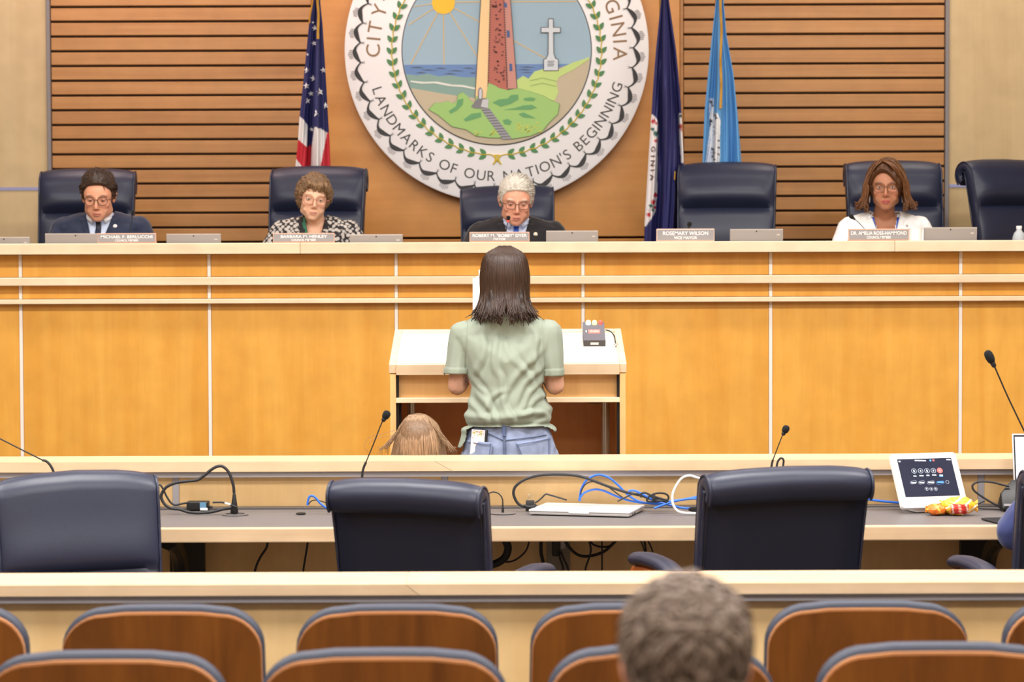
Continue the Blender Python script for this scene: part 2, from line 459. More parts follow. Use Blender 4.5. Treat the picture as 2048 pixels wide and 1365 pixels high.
# ------------------------------------------------------------------ leather chairs
def superloop(w, t, n=28, e=4.0):
    out = []
    for k in range(n):
        a = 2*pi*k/n; c, s = cos(a), sin(a)
        out.append((w*math.copysign(abs(c)**(2/e), c), t*math.copysign(abs(s)**(2/e), s)))
    return out
def sweep_sections(m, secs, cap=True):
    n = len(secs[0]); vs = [p for s in secs for p in s]; fs = []
    for i in range(len(secs)-1):
        for k in range(n): fs.append((i*n+k, i*n+(k+1) % n, (i+1)*n+(k+1) % n, (i+1)*n+k))
    if cap: fs.append(tuple(range(n-1, -1, -1))); fs.append(tuple((len(secs)-1)*n+k for k in range(n)))
    m.add(vs, fs); return m

def leather_chair(label, loc, rotz, ztop, group, w=.51, tilt=0.0, lean=.16, roll=.054, crease=.235, arch=.012, arms=True, seat=.47, armz=(0, 0), pillow=.034):
    """front faces -Y; back is a padded slab that rolls over backwards at its top"""
    t = thing('leather_chair', label, 'chair', loc, rotz, group, rot=(0, tilt, rotz))
    zb = seat-.06
    L = (ztop - roll - zb)
    # centre line of the back: up, then over the roll
    line = []
    nv = 34
    for i in range(nv+1):
        u = i/nv
        line.append((.17 + lean*u*u*.9 + .02*sin(pi*u), zb + L*u, u))
    y0, z0, _ = line[-1]
    tang = Vector((0, lean*1.8/L, 1)).normalized(); ang0 = math.atan2(tang.z, tang.y)
    cyc = y0 + roll*.8*sin(ang0); czc = z0 - roll*.8*cos(ang0)
    for k in range(1, 15):
        a = ang0 + pi/2 - k*radians(16)
        line.append((cyc + roll*.8*cos(a), czc + roll*.8*sin(a), 1 + k/14))
    pts = [Vector((0, y, z)) for y, z, u in line]
    secs = []
    hc = ztop - crease
    for i, (p, (y, z, u)) in enumerate(zip(pts, line)):
        tg = (pts[min(i+1, len(pts)-1)] - pts[max(i-1, 0)]).normalized()
        nrm = Vector((0, -tg.z, tg.y))              # towards the sitter
        th = .036 if u <= 1 else .030
        if u > 1.75: th = .026
        hw = w/2 * (1 - .05*(1-min(u, 1)))
        hw *= 1.0 if u <= 1 else (1 - .02*(u-1))
        fr = 0.0
        if u <= 1:
            d = z - hc
            fr = -.030*math.exp(-(d/.014)**2) + pillow*math.exp(-((d-.065)/(.045 if d < .065 else .075))**2) + .014*math.exp(-((d+.12)/.08)**2)
        sec = []
        for cx, ct in superloop(hw, th, 36, 5):
            f = (1-(cx/hw)**6)
            off = ct + (fr*f if ct > 0 else 0)
            q = p + nrm*off
            sec.append(Vector((cx, q.y, q.z - arch*(2*cx/w)**2*min(u, 1)**3)))
        secs.append(sec)
    mk('backrest', sweep_sections(M(), secs), MT['leather'], t, 60)
    # dark cloth panel let into the rear of the back, with welted side seams
    bk = []
    for i in range(2, nv-1):
        y, z, u = line[i]; tg = (pts[i+1]-pts[i-1]).normalized(); nrm = Vector((0, -tg.z, tg.y))
        p = pts[i] - nrm*.0375
        bk.append([Vector((x, p.y, p.z)) for x in np.linspace(-.46*w, .46*w, 7)])
    m = M(); vs = [p for r in bk for p in r]; fs = [(r*7+c, r*7+c+1, (r+1)*7+c+1, (r+1)*7+c) for r in range(len(bk)-1) for c in range(6)]
    m.add(vs, fs); solid(mk('back_panel', m, MT['leather_dark'], t, 40), .004, 1)
    for s in (-1, 1):
        for ct in (.027, -.030):
            pp = []
            for i in range(1, len(line)-1):
                y, z, u = line[i]; tg = (pts[i+1]-pts[i-1]).normalized(); nrm = Vector((0, -tg.z, tg.y))
                hw = w/2*(1-.05*(1-min(u, 1)))*(1.0 if u <= 1 else (1-.02*(u-1)))
                q = pts[i] + nrm*(ct if u <= 1 else ct*.86)
                pp.append(Vector((s*(hw-.006), q.y, q.z - arch*min(u, 1)**3)))
            mk('piping', tube(M(), pp, .0045, 6), MT['leather'], t, 60)
    # seat, arms, pedestal
    mk('seat', hull(M(), [((sx*.20, yy, seat-.05), (.05, .05, .045)) for sx in (-1, 1) for yy in (-.25, .17)] + [((0, -.05, seat-.02), (.15, .2, .03))]), MT['leather'], t, 60)
    if arms:
        for s in (-1, 1):
            x = s*(w/2+.035); az = armz[0 if s > 0 else 1]-.05
            mk('armrest', tube(M(), smooth_pts([(x, .20, seat+.22+az), (x+s*.008, .09, seat+.25+az), (x+s*.022, -.03, seat+.258+az), (x+s*.032, -.13, seat+.25+az)], 5), .036, 14, flat=.62), MT['leather'], t, 60)
            a = mk('arm_frame', tube(M(), smooth_pts([(x, .21, seat-.02), (x, .20, seat+.185+az), (x+s*.012, .06, seat+.217+az), (x+s*.025, -.08, seat+.222+az), (x+s*.033, -.152, seat+.20+az), (x+s*.024, -.14, seat+.09), (x, -.10, seat-.04)], 6), .020, 8, flat=.9), MT['arm_wood'], t, 60)
            a['label'] = 'bent wooden arm frame'
    mk('column', lathe(M(), [(.03, .10), (.03, .25), (.045, .26), (.045, .36), (.12, .37), (.12, .40)]), MT['black'], t, 40)
    for k in range(5):
        a = 2*pi*k/5 + .3
        lg = mk('base_leg', hull(M(), [((0, 0, .10), (.03, .03, .025)), ((.28*cos(a), .28*sin(a), .075), (.018, .018, .012))]), MT['black'], t, 40)
        mk('caster', lathe(M(), [(.005, -.014), (.03, -.014), (.03, .014), (.005, .014)], 12, Matrix.Translation((.28*cos(a), .28*sin(a), .031)) @ Matrix.Rotation(a, 4, 'Z') @ Matrix.Rotation(pi/2, 4, 'X')), MT['black'], lg, 40)
    return t

CD = 12.56
def council_chair(pxc, pyt, label, rotz=0.0, w=.50, tilt=0.0, arms=True):
    p = P(pxc, pyt, CD+.30)
    return leather_chair(label, (p.x, CD, PLAT), rotz, p.z-PLAT, 'navy chairs along the council dais', w=w, tilt=tilt, arms=arms)
G1 = 'navy leather high-back chair '
council_chair(176, 338, G1+'behind the man in the navy suit', .02, .496)
council_chair(621, 333, G1+'behind the woman in the patterned cardigan', -.12, .50)
council_chair(1021, 371, G1+'behind the white-haired man, lowest of the dais chairs', -.04, .488, tilt=radians(-1.5))
council_chair(1436, 325, 'empty navy leather high-back chair in front of the blue flags', -.15, .51)
council_chair(1790, 322, G1+'behind the woman in the white jacket', .02, .50, arms=False)
council_chair(2072, 320, 'empty navy leather chair turned sideways beside the water bottle', .50, .52, arms=False)

G2 = 'navy chairs at the grey desk'
def desk_chair(pxc, pyt, d, rotz, label, w=.50, tilt=0, lean=.13, arch=.012, armz=(0, 0), crease=.40, pillow=.034):
    p = P(pxc, pyt, d)
    return leather_chair(label, (p.x, d+(.2 if abs(rotz) > 1 else -.26), 0), rotz, p.z, G2, w=w, tilt=tilt, lean=lean, roll=.034, crease=crease, arch=arch, seat=.45, armz=armz, pillow=pillow)
desk_chair(865, 958, 7.55, pi-.28, 'navy leather desk chair seen from behind, below the thin microphone by the child', .49, radians(-.8), armz=(-.04, .022))
desk_chair(1522, 935, 7.60, pi+.25, 'navy leather desk chair seen from behind, beside the white cable', .535, radians(.6), armz=(.048, -.05))
desk_chair(2174, 930, 7.55, pi+.10, 'navy desk chair cut by the frame under the person in the navy sleeve', .52, armz=(.03, 0))
desk_chair(216, 950, 7.72, .30, 'navy desk chair swivelled round, showing its smooth padded front', .51, radians(-1.2), lean=.10, arch=.022, crease=.30, pillow=.008, armz=(-.03, -.03))

# ------------------------------------------------------------------ auditorium seats
def seat_outline(wb, wt, z0, z1, r, arch=.008):
    pts = [(-wb/2, z0), (wb/2, z0)]
    zc = z1 - r
    for k in range(9):
        a = k/8*pi/2; pts.append((wt/2 - r*1.1 + r*1.1*cos(a), zc + r*sin(a) - arch))
    for k in range(1, 6): 
        x = (wt/2-r*1.1)*(1-2*k/6); pts.append((x, z1 - arch*(2*x/wt)**2))
    for k in range(9):
        a = pi/2 + k/8*pi/2; pts.append((-wt/2 + r*1.1 + r*1.1*cos(a), zc + r*sin(a) - arch))
    return pts
def bend(m, k=.25):
    m.v = [(x, y - k*x*x, z) for x, y, z in m.v]; return m
def grid_plate(poly, y0, y1):
    """outline extruded, capped with a strip fan fine enough to be bent"""
    return plate(M(), poly, y0, y1)
def auditorium_seat(label, loc, W_, ztop):
    t = thing('auditorium_seat', label, 'seat', loc, 0, 'auditorium seats')
    z0 = .34; s = W_
    o1 = seat_outline(s*1.0, s*.965, z0, ztop, .096, .006)
    m = M(); plate(m, o1, .012, .060); mk('upholstery', m, MT['upholstery'], t, 50)
    ed = t.children[0]; bv = ed.modifiers.new('b', 'BEVEL'); bv.width = .012; bv.segments = 3; bv.limit_method = 'ANGLE'
    o2 = seat_outline(s*.988, s*.95, z0-.02, ztop-.014, .091, .006)
    q = mk('panel_edge', plate(M(), o2, -.002, .0135), MT['seat_edge'], t); q['label'] = 'pale plywood edge'
    o3 = seat_outline(s*.980, s*.940, z0-.01, ztop-.0195, .087, .006)
    mk('back_panel', plate(M(), o3, -.006, .004), MT['seat_wood'], t)
    mk('seat_cushion', Box(-s*.46, s*.46, .06, .50, .40, .48, .03, 3), MT['upholstery'], t, 60)
    for sx in (-1, 1):
        mk('standard', Box(sx*s*.51-.012, sx*s*.51+.012, .02, .30, 0, .55, .005, 1), MT['black'], t)
        mk('armrest', Box(sx*s*.51-.016, sx*s*.51+.016, .06, .34, .55, .58, .01, 2), MT['seat_wood'], t)
    return t
YF, YN = 5.92, 5.0
def aud(pxc, pyt, d, wpx, label):
    p = P(pxc, pyt, d)
    return auditorium_seat(label, (p.x, d, 0), wpx*d/FPX*1.03, p.z)
aud(-150, 1214, YF, 408, 'walnut-backed seat in the far row, cut by the left edge')
aud(323, 1214, YF, 410, 'walnut-backed seat in the far row below the padded chair front')
aud(793, 1213, YF, 410, 'walnut-backed seat in the far row below the rail joint')
aud(1263, 1211, YF, 410, 'walnut-backed seat in the far row half hidden by the brown-haired head')
aud(1736, 1206, YF, 412, 'walnut-backed seat in the far row below the white touch panel')
aud(2214, 1204, YF, 412, 'walnut-backed seat in the far row, cut by the right edge')
aud(205, 1308, YN, 500, 'walnut-backed seat in the near row, leftmost in view')
aud(765, 1303, YN, 508, 'walnut-backed seat in the near row, second from the left')
aud(1323, 1296, YN, 465, 'walnut-backed seat in the near row behind the brown-haired head')
aud(1885, 1291, YN, 506, 'walnut-backed seat in the near row, rightmost in view')

# ------------------------------------------------------------------ lectern
LD = 9.62
def LX(px, d=LD): return XP(px, d, 720)
lec = thing('lectern', 'pale maple lectern with sloped white top and open dark knee space', 'lectern', (LX(1015.5), LD, 0))
lx = lec.location.x
xl, xr = LX(780)-lx, LX(1251)-lx
zf = ZP(733, LD)                                    # front edge of the sloped top
LB = 10.12
zb_ = ZP(664.5, LB)
th = math.atan2(zb_-zf, LB-LD)
xbl, xbr = XP(791, LB, 665)-lx, XP(1246, LB, 665)-lx
TOPW = mat('lectern_top_laminate', (250, 246, 236), .45, coat=.2)
w2 = (xr-xl)/2; cxm = (xr+xl)/2
def sl(u, dz=0): return (u*cos(th) - dz*sin(th), zf + u*sin(th) + dz*cos(th))   # along slope -> (y, z)
ln = (LB-LD)/cos(th)
MS = Matrix.Translation((0, 0, zf)) @ Matrix.Rotation(th, 4, 'X')
m = M(); box(m, xl+.006, xr-.006, .0, ln, -.022, 0, .002, 1, MS); mk('sloped_top', m, TOPW, lec)
for nm, a in (('top_rim', (xl-.004, xl+.024, -.006, ln+.004, -.026, .012)), ('top_rim', (xr-.024, xr+.004, -.006, ln+.004, -.026, .012)),
              ('top_rim', (xl+.024, xr-.024, ln-.02, ln+.004, -.026, .012)), ('paper_stop', (xl+.024, xr-.024, -.018, .006, -.03, .014))):
    m = M(); box(m, *a, .002, 1, MS); mk(nm, m, MT['pale_maple'], lec)
zap0, zap1 = ZP(797, LD), ZP(746, LD)
for s, xa in ((-1, xl), (1, xr)):                    # side panels
    x0, x1 = (xa, xa+.022) if s < 0 else (xa-.022, xa)
    pl = M()
    poly = [(.0, 0.0), (.50, 0.0), (.50, zb_-.03), (.0, zf-.03)]
    vs = [(x0, y, z) for y, z in poly] + [(x1, y, z) for y, z in poly]
    pl.add(vs, [(3, 2, 1, 0), (4, 5, 6, 7), (0, 1, 5, 4), (1, 2, 6, 5), (2, 3, 7, 6), (3, 0, 4, 7)])
    mk('side_panel', pl, MT['lectern_wood'], lec)
    xi = (x1, x1+.010) if s < 0 else (x0-.010, x0)
    mk('black_track', Box(*xi, .03, .06, 0.0, ZP(746, LD)), MT['black'], lec)
mk('front_rail', Box(xl+.022, xr-.022, -.004, .02, ZP(746.5, LD), ZP(735, LD), .002, 1), MT['lectern_wood'], lec)
mk('apron', Box(xl+.032, xr-.032, .05, .07, zap0, zap1), MT['lectern_wood'], lec)
mk('shelf', Box(xl+.022, xr-.022, -.002, .30, ZP(806, LD), ZP(796, LD), .002, 1), MT['pale_maple'], lec)
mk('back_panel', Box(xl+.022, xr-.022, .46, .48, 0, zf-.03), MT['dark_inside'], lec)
for px in (823, 1211):
    q = mk('lift_column', lathe(M(), [(.022, 0), (.022, .5), (.017, .5), (.017, ZP(806, LD))], 16, Matrix.Translation((XP(px, LD+.2, 850)-lx, .2, 0))), MT['steel'], lec, 40)
    q['label'] = 'brushed steel lifting column'
mk('cable_tray', Box(XP(1177, LD+.1, 806)-lx, XP(1204, LD+.1, 806)-lx, .08, .14, ZP(811, LD), ZP(806, LD), .002, 1), MT['black'], lec)
mk('base_plate', Box(xl+.022, xr-.022, .02, .46, 0, .03), MT['lectern_wood'], lec)
mk('cable_guide', Box(XP(797, LD, 850)-lx-.004, XP(797, LD, 850)-lx+.006, .1, .14, .03, ZP(808, LD)), MT['black'], lec)
LMW = Matrix.Translation(lec.location) @ MS            # slope frame in world space

# speech timer on the slope
tb = thing('speech_timer', 'grey speech timer box with three signal lights on the lectern top', 'timer', (0, 0, 0))
def on_slope(px, py):
    o = Vector((0, 0, CAM_H)); d = P(px, py, LD)-o
    n = (LMW.to_3x3() @ Vector((0, 0, 1))); p0 = LMW.translation
    return o + d*((p0-o).dot(n)/d.dot(n))
c0 = on_slope(1189, 693)
tb.location = c0; tb.rotation_euler = (th, 0, 0)
tw = 45*LD/FPX
TIM = mat('timer_grey', (108, 105, 111), .85, spec=.1)
m = M(); vs = [(-tw/2, 0, 0), (tw/2, 0, 0), (tw/2, .15, 0), (-tw/2, .15, 0), (-tw/2, 0, .024), (tw/2, 0, .024), (tw/2, .15, .06), (-tw/2, .15, .06)]
m.add(vs, [(3, 2, 1, 0), (4, 5, 6, 7), (0, 1, 5, 4), (1, 2, 6, 5), (2, 3, 7, 6), (3, 0, 4, 7)])
mk('case', m, TIM, tb)
mk('front_face', Box(-tw/2-.0005, tw/2+.0005, -.002, .001, 0, .0245), mat('timer_dark', (62, 56, 54), .5), tb)
mk('nameplate_strip', Box(-.016, .016, -.0035, -.001, .007, .016), mat('label_cream', (226, 212, 184), .5), tb)
sa = math.atan2(.036, .15); TS = Matrix.Translation((0, 0, .024)) @ Matrix.Rotation(sa, 4, 'X')
m = M(); box(m, -.022, .024, .058, .088, .0, .0015, mtx=TS); mk('display', m, mat('timer_display', (250, 120, 110), .4, emit=(255, 110, 100), es=.6), tb)
m = M()
text_on(m, '0:00', .020, lambda x, y: TS @ Vector((x+.002, .066+y*.9, .0022))); mk('digits', m, mat('timer_digits', (255, 190, 180), .4, emit=(255, 170, 160), es=1.2), tb)
m = M(); box(m, -.033, -.029, .066, .080, .0, .002, mtx=TS); mk('button', m, MT['white_plastic'], tb)
for x, c, e, r in ((-.021, (215, 255, 230), 1.3, .0105), (.004, (255, 235, 150), .9, .0105), (.028, (255, 90, 80), .5, .0085)):
    m = M(); lathe(m, [(r, 0), (r, .008), (r*.85, .014), (r*.5, .0175), (.0005, .019)], 14, Matrix.Translation((x, .135, .054)))
    mk('signal_light', m, mat('signal_lamp', c, .3, emit=c, es=e), tb, 60)
cb = M()
pl_ = [on_slope(1211, 670)+Vector((0, 0, .02)), on_slope(1222, 671)+Vector((0, 0, .014)), on_slope(1229, 678)+Vector((0, 0, .008)), on_slope(1231, 688)+Vector((0, 0, .006)), on_slope(1232, 694)+Vector((0, 0, .006))]
tube(cb, smooth_pts(pl_, 6), .0026, 8)
cab = thing('cord', 'short dark cord with a loose plug lying beside the speech timer', 'cord', pl_[-1])
mk('wire', cb, MT['rubber'], cab, 60, world=True)
mk('plug', hull(M(), [((0, .004, .002), .006), ((0, -.012, .003), (.009, .005, .006)), ((0, -.022, .003), (.008, .004, .005))]), MT['steel'], cab, 60)
# ------------------------------------------------------------------ wall seal
SD = DW - .085
SS = SD / FPX
seal = thing('wall_seal', 'large round white seal with lighthouse picture on the centre wall panel', 'seal', P(993.5, 102, SD))
_sc = P(993.5, 102, SD)
def layer(name, polys, y, c, parent=seal, t=.0014, rough=.45, label=None):
    m = M()
    for p in polys: plate(m, p, -y-t, -y)
    return mk(name, m, c if not isinstance(c, tuple) else mat(name+'_paint', c, rough), parent)
def circ(r, n=96, a0=0, a1=2*pi, cx=0, cz=0): return [(cx+r*cos(a0+(a1-a0)*k/n), cz+r*sin(a0+(a1-a0)*k/n)) for k in range(n)]
def rc(px): return px*SS
WHITE_S = mat('seal_white', (243, 240, 241), .4)
m = M(); lathe(m, [(rc(297), .055), (rc(301.5), .05), (rc(302), .045), (rc(302), 0), (rc(280), 0)], 128, Matrix.Rotation(pi/2, 4, 'X'))
mk('disc', m, WHITE_S, seal, 30)
def c2(x, y): return ((x/2.904+650-993.5)*SS, -(y/2.904-102)*SS)
def poly2(*pts): return [c2(x, y) for x, y in pts]
RP = rc(187); Y0 = .0556
def inside(p, r=RP*.997):
    d = math.hypot(*p); return p if d <= r else (p[0]*r/d, p[1]*r/d)
def arcpts(x0, y0, x1, y1, n=40, ccw=True):
    """points along the picture's rim between two directions given in crop pixels"""
    a = math.atan2(c2(x0, y0)[1], c2(x0, y0)[0]); b = math.atan2(c2(x1, y1)[1], c2(x1, y1)[0])
    if ccw and b < a: b += 2*pi
    if not ccw and b > a: b -= 2*pi
    return [(RP*.997*cos(a+(b-a)*k/n), RP*.997*sin(a+(b-a)*k/n)) for k in range(n+1)]
LINE = mat('seal_ink', (70, 66, 66), .5)
layer('picture_rim', [circ(rc(189))], Y0, LINE)
layer('sky', [circ(RP)], Y0+.0012, (152, 180, 198))
gold_ray = mat('seal_ray', (214, 180, 112), .5)
def ray(x0, y0, x1, y1, w=2.6):
    a, b = c2(x0, y0), c2(x1, y1); d = math.hypot(b[0]-a[0], b[1]-a[1]); nx, nz = -(b[1]-a[1])/d*w/2.904*SS, (b[0]-a[0])/d*w/2.904*SS
    return [inside(q) for q in ((a[0]-nx, a[1]-nz), (b[0]-nx, b[1]-nz), (b[0]+nx, b[1]+nz), (a[0]+nx, a[1]+nz))]
for x0, y0, x1, y1 in ((692, 20, 490, 150), (692, 20, 500, 377), (692, 20, 693, 379), (692, 20, 885, 335), (692, 20, 1275, 342), (692, 20, 470, 20), (692, 20, 1460, 18), (692, 20, 560, -150), (692, 20, 692, -210), (692, 20, 850, -190)):
    layer('sun_ray', [ray(x0, y0, x1, y1)], Y0+.0026, gold_ray)
layer('sun', [circ(66/2.904*SS, 48, cx=c2(692, 22)[0], cz=c2(692, 22)[1])], Y0+.0038, (250, 192, 26))
layer('sea', [poly2((520, 379), (1420, 377)) [::-1] + arcpts(466, 379, 500, 520) + poly2((1200, 520), (1480, 377))], Y0+.004, (98, 132, 184))
for k, (x, y, l) in enumerate([(500, 395, 80), (560, 410, 90), (640, 400, 70), (720, 415, 90), (800, 400, 70), (530, 425, 60), (690, 432, 80), (840, 428, 40), (1130, 395, 90), (1120, 410, 80), (1140, 425, 60)]):
    layer('wave', [poly2((x, y), (x+l*.5, y-4), (x+l, y+2), (x+l*.5, y+1))], Y0+.0055, LINE)
layer('surf', [arcpts(474, 432, 505, 525, 12) + poly2((690, 560), (880, 590), (880, 452), (800, 452), (730, 440), (660, 446), (600, 430), (540, 440))], Y0+.006, (128, 160, 150))
layer('foam', [poly2((500, 470), (580, 478), (650, 476), (740, 494), (800, 496), (872, 512), (872, 522), (800, 508), (720, 502), (640, 486), (560, 488), (500, 478))], Y0+.0075, (222, 222, 214))
layer('beach', [arcpts(497, 515, 1537, 400, 90) + poly2((1535, 340), (1300, 420), (1120, 520), (880, 572), (700, 548), (600, 530))], Y0+.008, (190, 176, 148))
layer('far_dune', [poly2((1105, 540), (1110, 470), (1150, 445), (1180, 462), (1215, 420), (1280, 402), (1360, 410), (1400, 385), (1440, 368), (1500, 350), (1530, 338), (1532, 350), (1440, 410), (1360, 450), (1340, 480), (1352, 540), (1330, 590), (1240, 560))], Y0+.0095, (188, 212, 124))
for ys in ((470, 490), (500, 515)):
    layer('dune_line', [poly2((1190, ys[0]), (1260, ys[0]-16), (1340, ys[0]+4), (1340, ys[0]+8), (1260, ys[0]-11), (1190, ys[0]+4))], Y0+.011, (150, 176, 96))
# monument cross
layer('monument_outline', [poly2((1294, 116), (1326, 116), (1326, 166), (1366, 166), (1366, 199), (1326, 199), (1328, 320), (1340, 345), (1354, 350), (1354, 418), (1266, 418), (1266, 350), (1280, 345), (1292, 320), (1294, 199), (1252, 199), (1252, 166), (1294, 166))], Y0+.0112, LINE)
layer('monument', [poly2((1298, 121), (1322, 121), (1322, 170), (1362, 170), (1362, 195), (1322, 195), (1324, 320), (1335, 348), (1350, 353), (1350, 414), (1270, 414), (1270, 353), (1284, 348), (1296, 320), (1298, 195), (1256, 195), (1256, 170), (1298, 170))], Y0+.0127, (206, 213, 220))
layer('inscription', [poly2((1290, 360+k*9), (1330-6*(k % 2), 360+k*9), (1330-6*(k % 2), 363+k*9), (1290, 363+k*9)) for k in range(4)], Y0+.0142, LINE)
# lighthouse
tt = -170
layer('tower_outline', [poly2((920, tt), (1056, tt), (1078, 0), (1117, 520), (870, 575), (906, 0))], Y0+.0112, LINE)
layer('tower_lit_face', [poly2((924, tt), (968, tt), (962, 0), (945, 572), (874, 572), (910, 0))], Y0+.0127, (240, 205, 150))
layer('tower_brick_face', [poly2((968, tt), (1030, tt), (1040, 0), (1060, 525), (945, 530), (962, 0))], Y0+.0127, (178, 96, 80))
layer('tower_side_face', [poly2((1030, tt), (1054, tt), (1075, 0), (1112, 518), (1056, 518), (1040, 0))], Y0+.0127, (196, 136, 124))
rr = random.Random(3); spots = []
for _ in range(70):
    y = rr.uniform(-150, 490); x = rr.uniform(975, 1030+y*.03); s = rr.uniform(4, 9)
    spots.append(poly2((x-s, y-s*.5), (x+s*.3, y-s*.8), (x+s, y), (x+s*.2, y+s*.7), (x-s*.7, y+s*.5)))
layer('brick_mark', spots, Y0+.0142, mat('seal_brick_mark', (98, 48, 42), .6))['kind'] = 'stuff'
zig = []
for k in range(46):
    y = -150 + k*14.5; xl_ = 962-max(y, 0)*.03; xr_ = 1040+max(y, 0)*.035
    zig.append(poly2((xl_-3, y-8), (xl_+8, y-2), (xl_+1, y+1), (xl_-3, y+6))); zig.append(poly2((xr_-3, y-8), (xr_+7, y-2), (xr_+1, y+1), (xr_-3, y+6)))
layer('edge_brick', zig, Y0+.0142, mat('seal_edge_ink', (84, 52, 46), .6))['kind'] = 'stuff'
for x, y, h in ((1048, 38, 26), (1064, 203, 40), (1078, 395, 42)):
    layer('tower_window', [poly2((x-8, y-h/2), (x+8, y-h/2+3), (x+10, y+h/2), (x-7, y+h/2+2))], Y0+.0143, (60, 84, 140))
layer('gallery', [poly2((900, tt-30), (1078, tt-30), (1066, tt+4), (912, tt+4))], Y0+.0143, (90, 86, 90))
layer('lantern', [poly2((945, tt-85), (1035, tt-85), (1035, tt-30), (945, tt-30)), poly2((935, tt-85), (1045, tt-85), (990, tt-125))], Y0+.0143, (120, 112, 112))
# foreground shrubs, steps and path
OUT = [(606, 637), (640, 600), (680, 598), (720, 588), (742, 605), (768, 590), (774, 552), (800, 538), (830, 560), (846, 590), (872, 600), (880, 560), (930, 600), (950, 486), (985, 500), (1010, 515), (1060, 528), (1120, 518), (1200, 540), (1262, 560), (1310, 588), (1357, 606), (1348, 665), (1290, 722), (1262, 760), (1190, 790), (1090, 806), (1030, 800), (960, 800), (880, 790), (820, 752), (740, 735), (660, 668)]
layer('shrub_outline', [poly2(*[(x+(x-985)*.008, y+(y-660)*.012) for x, y in OUT])], Y0+.0144, (96, 128, 70))
layer('shrub_mass', [poly2(*OUT)], Y0+.0158, (152, 194, 108))
for pts in ([(720, 645), (760, 620), (775, 580), (805, 575), (800, 610), (770, 640), (730, 662)], [(805, 695), (850, 662), (905, 655), (908, 680), (860, 695), (820, 706)], [(972, 598), (1010, 580), (1060, 575), (1080, 555), (1120, 552), (1122, 580), (1080, 605), (1020, 622)],
            [(1150, 575), (1190, 568), (1222, 575), (1210, 590), (1160, 588)], [(1035, 640), (1100, 630), (1150, 615), (1200, 612), (1228, 628), (1190, 640), (1110, 640)], [(1120, 665), (1150, 655), (1200, 678), (1222, 690), (1150, 684)], [(1030, 700), (1060, 692), (1084, 708), (1070, 728), (1040, 722)]):
    layer('shrub_shade', [poly2(*pts)], Y0+.0172, mat('seal_leaf_green', (96, 156, 98), .5))
layer('dry_grass', [poly2((x, y), (x+14, y-10), (x+16, y-7), (x+3, y+2)) for x, y in [(1100+rr.uniform(0, 150), 720+rr.uniform(0, 60)) for _ in range(40)] + [(860+rr.uniform(0, 140), 765+rr.uniform(0, 24)) for _ in range(18)]], Y0+.0172, (206, 206, 84))['kind'] = 'stuff'
layer('boardwalk', [poly2((906, 636), (955, 632), (1084, 806), (1030, 810))], Y0+.0173, (150, 150, 156))
layer('board_line', [poly2((908+k*11.2, 642+k*15.2), (958+k*11.6, 638+k*15.2), (959+k*11.6, 641+k*15.2), (909+k*11.2, 645+k*15.2)) for k in range(11)], Y0+.0187, LINE)
layer('steps', [poly2((848, 622), (882, 578), (950, 576), (946, 634), (870, 632))], Y0+.0174, (120, 118, 122))
layer('step_light', [poly2((915, 582), (950, 578), (946, 630), (905, 622))], Y0+.0188, (196, 196, 200))
layer('door', [poly2((888, 576), (890, 525), (902, 508), (915, 525), (914, 576))], Y0+.0175, (120, 110, 120))
layer('door_leaf', [poly2((895, 576), (896, 528), (904, 518), (911, 528), (910, 576))], Y0+.019, (200, 204, 212))

# wreath: vine ring and paired leaves climbing both sides from the knot
VINE = mat('vine_yellow', (206, 178, 40), .5)
pts = []
for k in range(181):
    a = 2*pi*k/180 - pi/2; r = rc(208)+rc(1.2)*sin(k*1.9); pts.append((r*cos(a), -.0575, r*sin(a)))
vine = mk('vine', tube(M(), [Vector(p) for p in pts], .0032, 5, False), VINE, seal)
LEAF = mat('laurel_green', (72, 128, 76), .5); src = None
prof = [(0, 0), (2.2, 3.0), (4.4, 3.6), (8, 3.2), (11.5, 1.4), (13, 0), (11.5, -1.4), (8, -3.0), (4.4, -3.2), (2.2, -2.4)]
npair = 27
for sgn in (1, -1):
    for k in range(npair):
        a = -pi/2 + sgn*(.105 + k*(pi-.16)/npair)
        for off in (1, -1):
            base = Vector((rc(208)*cos(a), -.0565-.0006*(k % 2), rc(208)*sin(a)))
            tang = a + sgn*pi/2; rot = tang - sgn*off*radians(38)     # swept forwards, one out one in
            if src is None:
                o = src = mk('leaf', plate(M(), [(rc(x), rc(z)) for x, z in prof], -.0016, 0), LEAF, vine)
            else: o = share('leaf', src, vine)
            o.location = base; o.rotation_euler = (0, -rot, 0)
            o.scale = (1.25, 1, 1.3) if k % 3 else (1.32, 1, 1.36)
kn = M()
for a, b in (((-8, -208), (8, -226)), ((8, -208), (-8, -226)), ((-3, -207), (-5, -222)), ((3, -207), (5, -222))):
    tube(kn, smooth_pts([(rc(a[0]), -.0585, rc(a[1])), (rc((a[0]+b[0])*.3), -.061, rc((a[1]+b[1])/2)), (rc(b[0]), -.0585, rc(b[1]))], 4), .0042, 6)
mk('wreath_knot', kn, VINE, seal)

